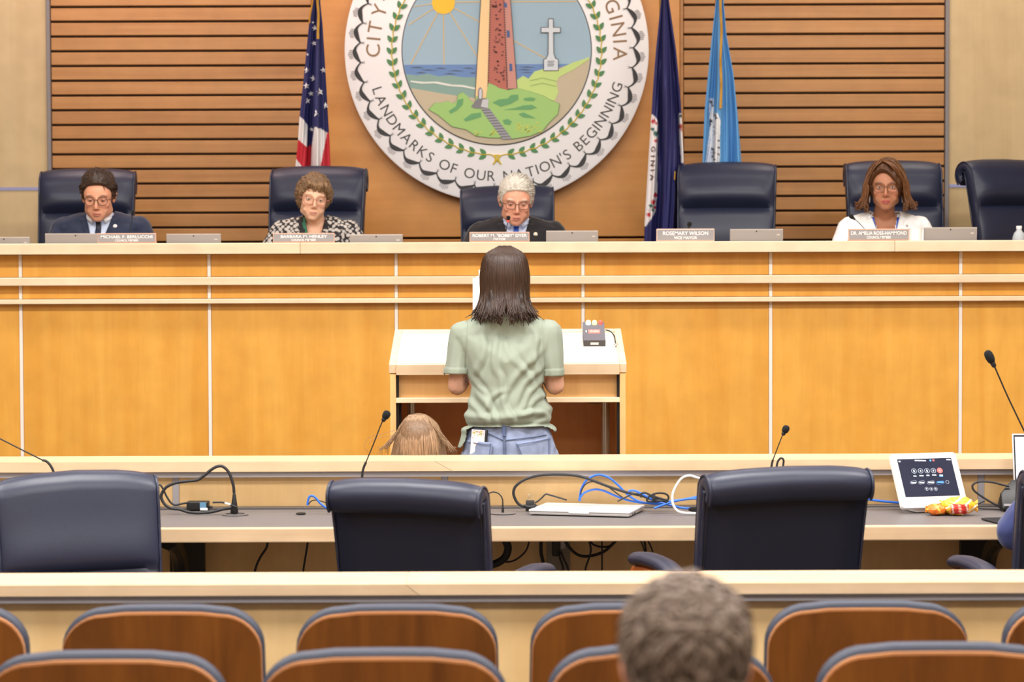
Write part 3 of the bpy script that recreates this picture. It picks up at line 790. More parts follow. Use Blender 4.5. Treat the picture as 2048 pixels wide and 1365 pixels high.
# rope-like scalloped border
SC_INK = mat('scallop_black', (38, 35, 38), .5); HATCH = mat('scallop_grey', (178, 174, 176), .6)
nsc = 43; src = None; hs = M()
cres = []
for k in range(13):
    u = -1 + 2*k/12; cres.append((u*21.5, -270 - 16*(1-u*u)))
for k in range(13):
    u = 1 - 2*k/12; q = 1-abs(u)**1.5; cres.append((u*(21.5-1.5), -270 - 16*(1-u*u) + 1.8 + 7.5*q*(1+.5*math.sin(u*2.2))))
for k in range(nsc):
    a = 2*pi*(k+.35)/nsc
    if src is None: o = src = mk('scallop', plate(M(), [(rc(x), rc(z)) for x, z in cres], -.0572, -.0556), SC_INK, seal)
    else: o = share('scallop', src, seal)
    o.rotation_euler = (0, -a, 0)
    for q in range(5):
        aa = a - pi/2 + radians((q-2)*.75 + .6); r0 = 288.5 - abs(q-2)*.7
        hs_p = [(rc(r)*cos(aa+s), rc(r)*sin(aa+s)) for r, s in ((r0-2, -.005), (r0+7-abs(q-2), -.005), (r0+7-abs(q-2), .005), (r0-2, .005))]
        plate(hs, hs_p, -.0566, -.0556)
mk('scallop_shading', hs, HATCH, seal)['kind'] = 'stuff'
tick = M()
for k in range(nsc):
    a = 2*pi*(k+.85)/nsc - pi/2
    for s in (-.007, .007):
        plate(tick, [(rc(r)*cos(a+t), rc(r)*sin(a+t)) for r, t in ((270, -.002), (270, .003), (262.5, s+.001), (262.5, s-.001))], -.0568, -.0556)
mk('scallop_cusp', tick, SC_INK, seal)['kind'] = 'stuff'

def arc_text(name, s, r, a0, a1, size, material, outward, bold=0.0):
    """a0, a1: angles of the first and last letter centres"""
    ws = []
    for ch in s:
        if ch == ' ': ws.append(.42)
        else:
            v, f = text2d(ch, 1, bold); ws.append(max(v[:, 0].max()-v[:, 0].min(), .08)+.16)
    cs = []; x = 0
    for w in ws: cs.append(x+w/2); x += w
    m = M()
    for ch, c in zip(s, cs):
        if ch == ' ': continue
        a = a0 + (a1-a0)*(c-cs[0])/(cs[-1]-cs[0])
        v, f = text2d(ch, 1, bold); vx = v[:, 0]-(v[:, 0].max()+v[:, 0].min())/2; vy = v[:, 1]-.36
        if ch in "'": vy = v[:, 1]-.36
        up = Vector((cos(a), sin(a)))*(1 if outward else -1); rt = Vector((up.y, -up.x))
        base = Vector((r*cos(a), r*sin(a)))
        pts = []
        for xx, yy in zip(vx, vy):
            q = base + rt*(xx*size) + up*(yy*size); pts.append((q.x, -.0562, q.y))
        m = M(); m.add(pts, f); mk(name, m, material, seal)
arc_text('letter', 'CITY\u00b7OF\u00b7VIRGINIA\u00b7BEACH\u00b7VIRGINIA', rc(246), pi*1.0, -radians(1.9), rc(40), mat('seal_bronze', (142, 108, 72), .5), True)
arc_text('letter', "LANDMARKS OF OUR NATION'S BEGINNING", rc(249), radians(198.5), radians(342.7), rc(29), mat('seal_letter_ink', (58, 54, 54), .5), False)

# ------------------------------------------------------------------ flags on floor poles
def pip(p, poly):
    x, y = p; c = False; n = len(poly); j = n-1
    for i in range(n):
        xi, yi = poly[i]; xj, yj = poly[j]
        if (yi > y) != (yj > y) and x < (xj-xi)*(y-yi)/(yj-yi)+xi: c = not c
        j = i
    return c
def interp(rows, y):
    if y <= rows[0][0]: return rows[0][1:]
    for a, b in zip(rows[:-1], rows[1:]):
        if y <= b[0]:
            t = (y-a[0])/(b[0]-a[0]); return tuple(a[i]+(b[i]-a[i])*t for i in range(1, len(a)))
    return rows[-1][1:]
def flag(label, rows, d, fn, nu=72, nv=230, nf=3.2, amp=.045, seed=0, polepx=None):
    y0, y1 = rows[0][0], rows[-1][0]
    vs = []; cols = []; fs = []
    base = P((rows[-1][1]+rows[-1][2])/2, y1, d)
    t = thing('flag', label, 'flag', (base.x, d+.02, PLAT), group='indoor flags behind the dais')
    for j in range(nv+1):
        py = y0 + (y1-y0)*j/nv; l, r = interp(rows, py)
        wd = (r-l)*d/FPX
        for i in range(nu+1):
            u = i/nu; px = l+(r-l)*u
            ph = seed + 1.3*sin(py*.006+seed)
            f = (sin(u*nf*2*pi*.5+ph) + .5*sin(u*nf*2*pi+ph*1.7+py*.004) + .22*sin(u*nf*2*pi*1.9+py*.011+seed))
            rim = min(1, 6*u, 6*(1-u))
            dd = d - amp*min(1, wd/.16)*f*rim - .03*sin(pi*u)*min(1, wd/.14)
            vs.append(P(px, py, dd)); cols.append(lin(fn(px, py, u))[:3])
    n = nu+1
    for j in range(nv):
        for i in range(nu): fs.append((j*n+i, (j+1)*n+i, (j+1)*n+i+1, j*n+i+1))
    m = M(); m.add(vs, fs)
    o = mk('cloth', m, MT['vcol'], t, 179, world=True, cols=cols)
    bv = BVHTree.FromPolygons([tuple(v) for v in m.v], m.f)
    px = polepx if polepx else (rows[0][1]+rows[0][2])/2
    xp = P(px, y0, d).x - base.x; zt = P(px, y0, d).z - PLAT
    mk('pole', lathe(M(), [(.0125, .05), (.0125, zt+.06), (.02, zt+.07), (.028, zt+.10), (.02, zt+.14), (.004, zt+.24)], 14, Matrix.Translation((xp, .12, 0))), MT['gold'], t, 50)
    mk('base', lathe(M(), [(.15, 0), (.15, .02), (.10, .05), (.03, .06), (.02, .12)], 24, Matrix.Translation((xp, .12, 0))), MT['gold'], t, 50)
    return t, bv
def on_cloth(bv, px, py, off=.004):
    o = Vector((0, 0, CAM_H)); d = (P(px, py, 10)-o).normalized()
    h = bv.ray_cast(o, d)
    return (h[0] - d*off) if h[0] else P(px, py, 13.0)
def star_on(bv, cx, cy, r, parent, material, rot=0):
    pts = [on_cloth(bv, cx, cy)]
    for k in range(10):
        a = pi/2 + rot + k*pi/5; rr_ = r if k % 2 == 0 else r*.42
        pts.append(on_cloth(bv, cx+rr_*cos(a), cy-rr_*sin(a)))
    m = M(); m.add(pts, [(0, 1+k, 1+(k+1) % 10) for k in range(10)])
    mk('star', m, material, parent, world=True)
NAVY, RED, WHT = (34, 36, 92), (186, 26, 44), (224, 220, 220)
def c5(p): return (p[0]/4.015+570, p[1]/4.015)
US = [(WHT, [(100, 935), (118, 935), (150, 962), (182, 1010), (178, 1185), (140, 1150), (95, 1110)]),
      (RED, [(95, 1110), (140, 1150), (178, 1185), (215, 1160), (205, 1345), (140, 1345), (86, 1270)]),
      (WHT, [(80, 1265), (92, 1270), (146, 1345), (70, 1345)]),
      (WHT, [(236, 1020), (290, 1035), (338, 1066), (284, 1345), (203, 1345), (216, 1160)]),
      (RED, [(338, 1066), (380, 1050), (390, 1345), (284, 1345)]), (RED, [(60, 1345), (300, 1345), (300, 1900), (40, 1900)]), (WHT, [(300, 1345), (420, 1345), (420, 1900), (300, 1900)])]
US = [(c, [c5(p) for p in q]) for c, q in US]
def us(px, py, u):
    for c, q in US:
        if pip((px, py), q): return c
    return NAVY
rowsU = [(-120, 629, 634), (0, 625, 640), (47, 618, 645), (110, 612, 649), (160, 607, 652), (234, 599, 656), (280, 596, 659), (332, 591, 661), (480, 584, 666)]
fU, bvU = flag('red, white and blue flag with white stars behind the dais', rowsU, 13.05, us, seed=.4, nf=3.0)
STAR = mat('flag_star', (228, 226, 228), .6)
for x, y, s in ((225, 180, .45), (240, 225, 1), (233, 348, .85), (180, 438, .5), (175, 565, 1.05), (308, 565, 1), (228, 630, 1.1), (172, 690, 1.05), (208, 752, .9), (280, 738, 1.25), (180, 810, 1), (327, 848, 1.1), (250, 910, 1.2), (213, 1040, .8)):
    q = c5((x, y)); star_on(bvU, q[0], q[1], 6.6*s, fU, STAR, rot=.15)
def cord(px, w, parent, d, name='gold_cord'):
    mk(name, tube(M(), smooth_pts([P(x, y, d) for x, y in px], 5), w, 6), MT['gold'], parent, 60, world=True)
cord([(632, -120), (636, -40), (635, 0), (637, 30), (636, 60), (636, 78)], .0075, fU, 12.95)
cord([(630, -110), (627, -20), (624, 10), (620, 32), (619, 46)], .005, fU, 12.97)
def c6(p): return (p[0]/2.843+1270, p[1]/2.843)
VAP = [c6(p) for p in ((70, 650), (95, 648), (122, 672), (133, 700), (131, 830), (127, 1000), (126, 1090), (118, 1200), (90, 1250), (58, 1290), (30, 1290))]
VAR = [c6(p) for p in ((246, 648), (300, 640), (300, 925), (262, 925), (252, 800))]
GRN = (36, 92, 84)
spotsv = [((105, 690), 13, RED), ((118, 760), 15, GRN), ((112, 720), 8, (220, 215, 215)), ((120, 800), 9, RED), ((100, 735), 10, GRN), ((122, 700), 8, (160, 40, 40)), ((118, 1110), 14, RED), ((104, 1150), 13, RED), ((92, 1172), 12, GRN), ((80, 1195), 11, (210, 200, 200)), ((78, 1222), 12, RED), ((112, 1180), 9, RED), ((100, 1195), 8, GRN), ((262, 720), 14, (170, 50, 40)), ((262, 660), 10, (40, 70, 60)), ((270, 740), 10, RED)]
spotsv = [(c6(c), r/2.843, k) for c, r, k in spotsv]
def va(px, py, u):
    ins = pip((px, py), VAP) or pip((px, py), VAR)
    if ins:
        for c, r, k in spotsv:
            if math.hypot(px-c[0], py-c[1]) < r*(1+.3*sin(px*2.1+py)): return k
        return (226, 220, 220)
    return (38, 38, 96)
rowsV = [(-120, 1322, 1330), (0, 1322, 1338), (98, 1312, 1352), (160, 1307, 1358), (225, 1303, 1363), (316, 1297, 1367), (400, 1292, 1368), (447, 1289, 1366), (500, 1288, 1364)]
fV, bvV = flag('dark navy flag with white seal fragment and red wreath beside the round seal', rowsV, 13.0, va, seed=2.1, nf=3.6)
m = M()
for i, ch in enumerate('GINIA'):
    q = c6((103-i*1.5, 848+i*40)); v, f = text2d(ch, 16.5, .02)
    v = v - np.array([(v[:, 0].max()+v[:, 0].min())/2, 5.2])
    m.add([on_cloth(bvV, q[0]+y*.72, q[1]+x) for x, y in v], f)   # letters lie on their side
mk('lettering', m, mat('flag_letter_brown', (96, 72, 70), .6), fV, world=True)
cord([(1350, 343), (1349.5, 352), (1349, 360)], .004, fV, 12.93, 'gold_fringe')
SKY = (92, 154, 208)
CP = [c6(p) for p in ((418, 560), (446, 562), (446, 640), (470, 642), (486, 690), (482, 790), (482, 930), (400, 930), (425, 740))]
marks = [((432, 580), 6), ((440, 600), 5), ((428, 690), 7), ((426, 708), 6), ((452, 655), 6), ((460, 670), 5), ((440, 850), 6), ((448, 870), 6), ((440, 890), 6), ((450, 908), 5), ((476, 800), 4), ((476, 840), 4), ((476, 880), 4)]
marks = [(c6(c), r*1.45/2.843) for c, r in marks]
def cityf(px, py, u):
    if pip((px, py), CP):
        for c, r in marks:
            if math.hypot(px-c[0], py-c[1]) < r*(1+.4*sin(px*1.7)): return (40, 44, 54)
        if px < c6((432, 0))[0] and sin(px*1.3+py*.21) > .55: return (150, 178, 222)
        return (228, 230, 234)
    return SKY
rowsC = [(-120, 1436, 1442), (0, 1432, 1447), (70, 1424, 1453), (148, 1416, 1467), (225, 1409, 1475), (324, 1405, 1483), (500, 1398, 1494)]
fC, bvC = flag('light blue flag with white seal fragment and gold cord behind the empty chair', rowsC, 13.0, cityf, seed=4.0, nf=3.3)
m = M()
for i, ch in enumerate('VA'):
    q = c6((455+i*2, 722+i*34)); v, f = text2d(ch, 15); v = v - np.array([(v[:, 0].max()+v[:, 0].min())/2, 5.4])
    m.add([on_cloth(bvC, q[0]+y*.8, q[1]+x) for x, y in v], f)
mk('lettering', m, mat('flag_letter_dark', (40, 44, 54), .6), fC, world=True)
cord([(1440, -118), (1441, -30), (1441, 20), (1443, 60), (1441, 120), (1442.5, 170), (1441, 217)], .0075, fC, 12.91)
# ------------------------------------------------------------------ people
def np_of(me):
    v = np.empty(len(me.vertices)*3); me.vertices.foreach_get('co', v); return v.reshape(-1, 3)
def relax(co, me, it, w=.5):
    e = np.empty(len(me.edges)*2, np.int64); me.edges.foreach_get('vertices', e); e = e.reshape(-1, 2)
    n = len(co); deg = np.bincount(e.ravel(), minlength=n).clip(1)
    for _ in range(it):
        s = np.stack([np.bincount(e[:, 0], co[e[:, 1], k], n) + np.bincount(e[:, 1], co[e[:, 0], k], n) for k in range(3)], 1)
        co = co*(1-w) + w*s/deg[:, None]
    return co
def fuse(m, voxel, it=4):
    """merge overlapping closed shapes into one continuous smooth surface"""
    me = bpy.data.meshes.new('tmp'); me.from_pydata(m.v, [], m.f)
    o = bpy.data.objects.new('tmp', me); COL.objects.link(o)
    r = o.modifiers.new('r', 'REMESH'); r.mode = 'VOXEL'; r.voxel_size = voxel
    out = bpy.data.meshes.new_from_object(o.evaluated_get(bpy.context.evaluated_depsgraph_get()))
    bpy.data.objects.remove(o); bpy.data.meshes.remove(me)
    co = relax(np_of(out), out, it)
    f = [tuple(p.vertices) for p in out.polygons]
    bpy.data.meshes.remove(out); return co, f
def normals(co, f):
    q = np.array([x if len(x) == 4 else (x[0], x[1], x[2], x[2]) for x in f])
    n = np.cross(co[q[:, 2]]-co[q[:, 0]], co[q[:, 3]]-co[q[:, 1]])
    out = np.zeros_like(co)
    for k in range(4):
        for c in range(3): out[:, c] += np.bincount(q[:, k], n[:, c], len(co))
    return out/np.linalg.norm(out, axis=1).clip(1e-9)[:, None]
def cut(co, f, kill):
    keep = ~kill; idx = np.cumsum(keep)-1
    f2 = [tuple(idx[i] for i in p) for p in f if all(keep[i] for i in p)]
    return co[keep], f2
def noise1(co, s, seed=0.0):
    sx = s if isinstance(s, tuple) else (s, s, s)
    return np.array([noise.noise((x*sx[0]+seed, y*sx[1]+seed*2, z*sx[2]-seed)) for x, y, z in co])
def sstep(x): x = np.clip(x, 0, 1); return x*x*(3-2*x)
def ap(mtx, co): A = np.array(mtx); return co @ A[:3, :3].T + A[:3, 3]
def hm(pos, rx=0, ry=0, rz=0, s=1.0):
    """head frame: face looks along -Y; rx>0 bows the head"""
    return Matrix.Translation(pos) @ Euler((radians(rx), radians(ry), radians(rz)), 'XYZ').to_matrix().to_4x4() @ Matrix.Scale(s, 4)

def head_pieces(m, H, fem=False, old=False, wide=1.0, jaw=1.0, nose=1.0):
    g = 1.0 if not fem else .93
    hull(m, [((0, .014, .030), (.074*wide, .094, .086)), ((0, -.02, .02), (.070*wide, .068, .075))], H, 3)
    hull(m, [((0, -.030, -.02), (.064*wide, .056, .055)), ((0, -.064, -.097), (.024*jaw, .022, .018)), ((.046*wide*jaw, -.006, -.066), (.015, .022, .02)), ((-.046*wide*jaw, -.006, -.066), (.015, .022, .02)), ((0, -.066, -.075), (.034*jaw, .022, .02))], H, 3)
    hull(m, [((.034, -.074, .020), (.020, .012, .008*g)), ((-.034, -.074, .020), (.020, .012, .008*g)), ((0, -.080, .016), (.012, .010, .008))], H)
    for s in (-1, 1):
        ell_m(m, (s*.042*wide, -.060, -.028), (.019, .018, .020), H)          # cheekbones
        ell_m(m, (s*.036*wide, -.058, -.055), (.018, .016, .022), H)
        hull(m, [((s*.0125*nose, -.094, -.041), (.0062*nose, .009, .0060))], H)
        hull(m, [((s*.076*wide, .010, .012), (.007, .016, .018)), ((s*.084*wide, .022, .012), (.007, .014, .020)), ((s*.074*wide, .008, -.024), (.007, .010, .010))], H)
    hull(m, [((0, -.085, .012), (.0065, .010, .012)), ((0, -.112, -.036), (.0085*nose, .009, .008)), ((0, -.092, -.045), (.010*nose, .009, .005))], H)
    hull(m, [((.019, -.084, -.068), (.004, .006, .0035)), ((-.019, -.084, -.068), (.004, .006, .0035)), ((.005, -.094, -.0655), (.005, .005, .0045)), ((-.005, -.094, -.0655), (.005, .005, .0045))], H)
    hull(m, [((.017, -.084, -.0735), (.004, .006, .004)), ((-.017, -.084, -.0735), (.004, .006, .004)), ((0, -.092, -.0765), (.010, .005, .0055))], H)
def ell_m(m, c, r, H): hull(m, [(c, r)], H, 2)

def finish_body(name, m, H, voxel, skin, lip, label, loc=None, blush=(205, 120, 100), old=0.0, brow=None, face=True):
    co, f = fuse(m, voxel, 3)
    Hi = np.array(H.inverted()); L = co @ Hi[:3, :3].T + Hi[:3, 3]
    d = np.zeros_like(L)
    if face:
        for s in (-1, 1):
            r2 = ((L[:, 0]-s*.031)/.019)**2 + ((L[:, 2]-.000)/.012)**2
            w = np.exp(-r2)*(L[:, 1] < -.03); d[:, 1] += .009*w
        w = np.exp(-((L[:, 2]+.0708)/.0022)**2)*np.exp(-(L[:, 0]/.021)**4)*(L[:, 1] < -.06); d[:, 1] += .004*w
        for s in (-1, 1):   # folds beside the nose and mouth
            xx = np.abs(L[:, 0])-(.022+(-.045-L[:, 2]).clip(-.02, .05)*.35)
            w = np.exp(-(xx/.004)**2)*((L[:, 2] < -.035) & (L[:, 2] > -.085) & (L[:, 1] < -.05)); d[:, 1] += (.0012+.0022*old)*w/2
        if old: d += (noise1(L, (40, 40, 70), 3.0)*.0018*old)[:, None]*np.array([0, 1, 0])
        A = np.array(H)[:3, :3]; co = co + d @ A.T
    base = np.array(lin(skin)[:3]); cols = np.tile(base, (len(co), 1))
    if face:
        def mixc(w, c): 
            nonlocal cols
            w = np.clip(w, 0, 1)[:, None]; cols = cols*(1-w) + np.array(lin(c)[:3])*w
        front = (L[:, 1] < -.04).astype(float)
        for s in (-1, 1): mixc(.30*np.exp(-((L[:, 0]-s*.042)/.022)**2-((L[:, 2]+.03)/.018)**2)*front, blush)
        mixc(.35*np.exp(-(L[:, 0]/.014)**2-((L[:, 2]+.036)/.014)**2)*front, blush)
        lw = np.exp(-(L[:, 0]/.0215)**6)*np.exp(-((L[:, 2]+.0712)/.0088)**4)*(L[:, 1] < -.072)
        mixc(.85*lw, lip)
        mixc(.8*np.exp(-(L[:, 0]/.02)**6)*np.exp(-((L[:, 2]+.0708)/.0016)**2)*front, (90, 45, 45))
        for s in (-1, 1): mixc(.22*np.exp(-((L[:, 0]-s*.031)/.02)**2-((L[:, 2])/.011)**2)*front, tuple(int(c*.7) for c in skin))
        if brow: 
            for s in (-1, 1):
                bx = (np.abs(L[:, 0])-.033)
                mixc(.9*np.exp(-(bx/.017)**4)*np.exp(-((L[:, 2]-.0225+bx*bx*14)/.0036)**2)*front*(np.sign(L[:, 0]) == s), brow)
    o = mk(name, (co, f), MT['skin'], None, 179, cols=cols, center=False)
    if loc: o.location = loc
    return setp(o, label, 'person'), co, f

EYE_W = mat('eye_white', (225, 218, 212), .25); IRIS = mat('iris_brown', (62, 42, 32), .2)
def eyes(parent, H, closed, skinmat):
    for s in (-1, 1):
        c = (s*.031, -.0665, .000)
        m = M(); hull(m, [(c, .0118)], H, 3); e = mk('eye', m, EYE_W, parent, 179)
        q = M(); hull(q, [((c[0], c[1]-.0088, c[2]-.0045*closed), (.0052, .0036, .0052))], H, 3); mk('iris', q, IRIS, e, 179)
        # lids: part shells around the eyeball
        for nm, a0, a1 in (('upper_lid', 12-closed*24, 95), ('lower_lid', -95, -26-closed*2)):
            vs = []; n1, n2 = 8, 14
            for i in range(n1+1):
                el = radians(a0+(a1-a0)*i/n1)
                for j in range(n2+1):
                    az = radians(-90+180*j/n2); R = .0131
                    y = cos(el)*cos(az)*R; x = sin(az)*R*1.12*max(cos(el), .3); z = sin(el)*R
                    vs.append(H @ Vector((c[0]+x, c[1]-y, c[2]+z)))
            q = M(); q.add(vs, [(i*(n2+1)+j, i*(n2+1)+j+1, (i+1)*(n2+1)+j+1, (i+1)*(n2+1)+j) for i in range(n1) for j in range(n2)])
            solid(mk(nm, q, skinmat, e, 179), .0012, 0)
def glasses(parent, H, frame, r=(.024, .020), th=.0017, square=2.0, zc=-.003):
    root = None
    m = M(); lenses = []
    for s in (-1, 1):
        loop = []
        for k in range(29):
            a = 2*pi*k/28; c, sn = cos(a), sin(a)
            x = r[0]*math.copysign(abs(c)**(2/square), c); z = r[1]*math.copysign(abs(sn)**(2/square), sn)
            loop.append(Vector((s*.032+x, -.103+.10*abs(s*.032+x)**1.2, zc+z)))
        tube(m, [H @ p for p in loop], th, 6, False); lenses.append(loop)
        tube(m, [H @ Vector(p) for p in ((s*(.032+r[0]), -.096, zc+.006), (s*.074, -.085, zc+.008), (s*.081, -.02, zc+.010), (s*.081, .015, zc+.006))], th, 6)
    tube(m, [H @ Vector(p) for p in ((-.032+r[0]*.98, -.1015, zc+.004), (0, -.106, zc+.009), (.032-r[0]*.98, -.1015, zc+.004))], th, 6)
    g = mk('glasses', m, frame, parent, 60)
    for loop in lenses:
        q = M(); q.add([H @ p for p in loop[:-1]], [tuple(range(len(loop)-1))]); solid(mk('lens', q, MT['glass'], g), .0008, 0)
    return g
def hair_mat(name, c, rough=.42, var=.22, aniso=(60, 60, 9)): return mat(name, c, rough, spec=.4, var=var, vscale=3, aniso=aniso, bump=.6, bscale=6)
def hair_cap(parent, H, fn, material, r=(.079, .099, .091), c=(0, .014, .030), sub=6, name='hair'):
    d, f = ico(sub); p = d*np.array(r)+np.array(c)
    p = p + d*fn(p, d)[:, None]
    m = M(); m.v = [tuple(x) for x in ap(H, p)]; m.f = f
    return mk(name, m, material, parent, 179)
def locks(parent, H, fn, material, n, length, rad, flow, seed=0, r=(.079, .099, .091), c=(0, .014, .030), lift=.35, thr=.0, name='hair_locks'):
    """short tapered locks lying over a hair cap; flow(p) gives the combing direction"""
    rg = random.Random(seed); m = M(); d, f = ico(5); cand = d*np.array(r)+np.array(c); h = fn(cand, d); idx = [i for i in range(len(d)) if h[i] > thr]
    for _ in range(n):
        i = rg.choice(idx); nrm = Vector(d[i]); p = Vector(cand[i]) + nrm*(h[i]-.002)
        t = Vector(flow(p, rg)); t = (t - nrm*t.dot(nrm)); t = t.normalized() if t.length > 1e-4 else nrm.orthogonal()
        l = length*rg.uniform(.6, 1.3); k = lift*rg.uniform(.3, 1.3)
        pts = [p + t*(l*u) + nrm*(l*k*u*(1-.75*u)) - nrm*(l*l*u*u*3.5) for u in (0, .3, .6, 1)]
        tube(m, [H @ q for q in pts], [rad*.6, rad, rad*.8, rad*.15], 4)
    o = mk(name, m, material, parent, 179); o['kind'] = 'stuff'; return o
def hairline(p, front=.066, temple=-.02, nape=-.055, w=.012, drop=.012, x0=0.0):
    y = p[:, 1]
    front = front - drop*np.clip(np.abs(p[:, 0]-x0)/.055, 0, 1.3)**2
    zl = np.interp(y, [-.12, -.060, -.035, -.012, .012, .030, .06, .12], [0, -.004, -.026, temple-.066, temple-.066, .012-.066, nape-.066, nape-.066]); zl = np.where(y < -.012, front+np.interp(y, [-.12, -.060, -.035, -.0121], [0, -.004, -.026, temple-.066]), zl+.066)
    return sstep((p[:, 2]-zl)/w+.3)
def torso(m, k=1.0, wide=1.0, inf=0.0, neck=None, low=True, deep=1.0):
    i = inf
    def B(x, y, z, rx, ry, rz): return ((x*wide, y, z*k), (rx*wide+i, ry*deep+i, rz*k+i))
    hull(m, [B(0, 0, 0, .16, .11, .09), B(0, 0, .16, .138, .10, .06)])
    hull(m, [B(0, 0, .14, .138, .10, .06), B(0, -.008, .34, .155, .112, .10)])
    hull(m, [B(0, -.008, .34, .155, .112, .10), B(.125, .008, .445, .055, .06, .05), B(-.125, .008, .445, .055, .06, .05)])
    hull(m, [B(.15, .008, .455, .05, .055, .045), B(-.15, .008, .455, .05, .055, .045), B(0, .02, .50, .06, .055, .05)])
def limb(m, pts, rs, inf=0.0):
    for (a, b), (ra, rb) in zip(zip(pts[:-1], pts[1:]), zip(rs[:-1], rs[1:])):
        hull(m, [(a, ra+inf), (b, rb+inf)])
def hand(m, w, fwd, up, side, curl=.5, s=1.0):
    """palm, four fingers of different lengths with two bends each, thumb from the side of the palm"""
    w, fwd, up, side = Vector(w), Vector(fwd).normalized(), Vector(up).normalized(), Vector(side).normalized()
    hull(m, [(w, .026*s), (w+fwd*.03*s+side*.022*s, .015*s), (w+fwd*.03*s-side*.022*s, .017*s), (w+fwd*.085*s+side*.030*s, .0125*s), (w+fwd*.088*s-side*.030*s, .0125*s)])
    for o, l in ((-.031, .072), (-.0105, .082), (.0105, .077), (.031, .060)):
        p = w+fwd*.088*s+side*o*s; a = 0; r = .0092*s
        for q in (.45, .32, .23):
            a += curl; d = (fwd*cos(a)-up*sin(a)).normalized(); n = p+d*l*q*s
            hull(m, [(p, r), (n, r*.9)]); p = n; r *= .9
    p = w+fwd*.022*s-side*.026*s
    d1 = (fwd*.62-side*.72-up*.3).normalized(); q = p+d1*.042*s; d2 = (fwd*.9-side*.25-up*.4).normalized()
    hull(m, [(p, .013*s), (q, .0105*s)]); hull(m, [(q, .0105*s), (q+d2*.032*s, .0085*s)])
def patch(bv, fn, nu, nv, off, dirv=(0, 1, 0), start=-2.0):
    """cloth piece laid on another surface: fn(u, v) -> (x, z), projected along dirv"""
    d = Vector(dirv); vs = []
    for j in range(nv+1):
        for i in range(nu+1):
            x, z = fn(i/nu, j/nv); o = Vector((x, 0, z)) + d*start
            h = bv.ray_cast(o, d)
            vs.append((h[0]-d*off) if h[0] else Vector((x, vs[-1].y if vs else 0, z)))
    m = M(); m.add(vs, [(j*(nu+1)+i, j*(nu+1)+i+1, (j+1)*(nu+1)+i+1, (j+1)*(nu+1)+i) for j in range(nv) for i in range(nu)])
    return m
def quad(a, b, c, d):
    """bilinear corner patch a-b top edge, d-c bottom edge"""
    def fn(u, v):
        return tuple((a[i]*(1-u)+b[i]*u)*(1-v) + (d[i]*(1-u)+c[i]*u)*v for i in (0, 1))
    return fn
def bvh(co, f): return BVHTree.FromPolygons([tuple(x) for x in co], f)

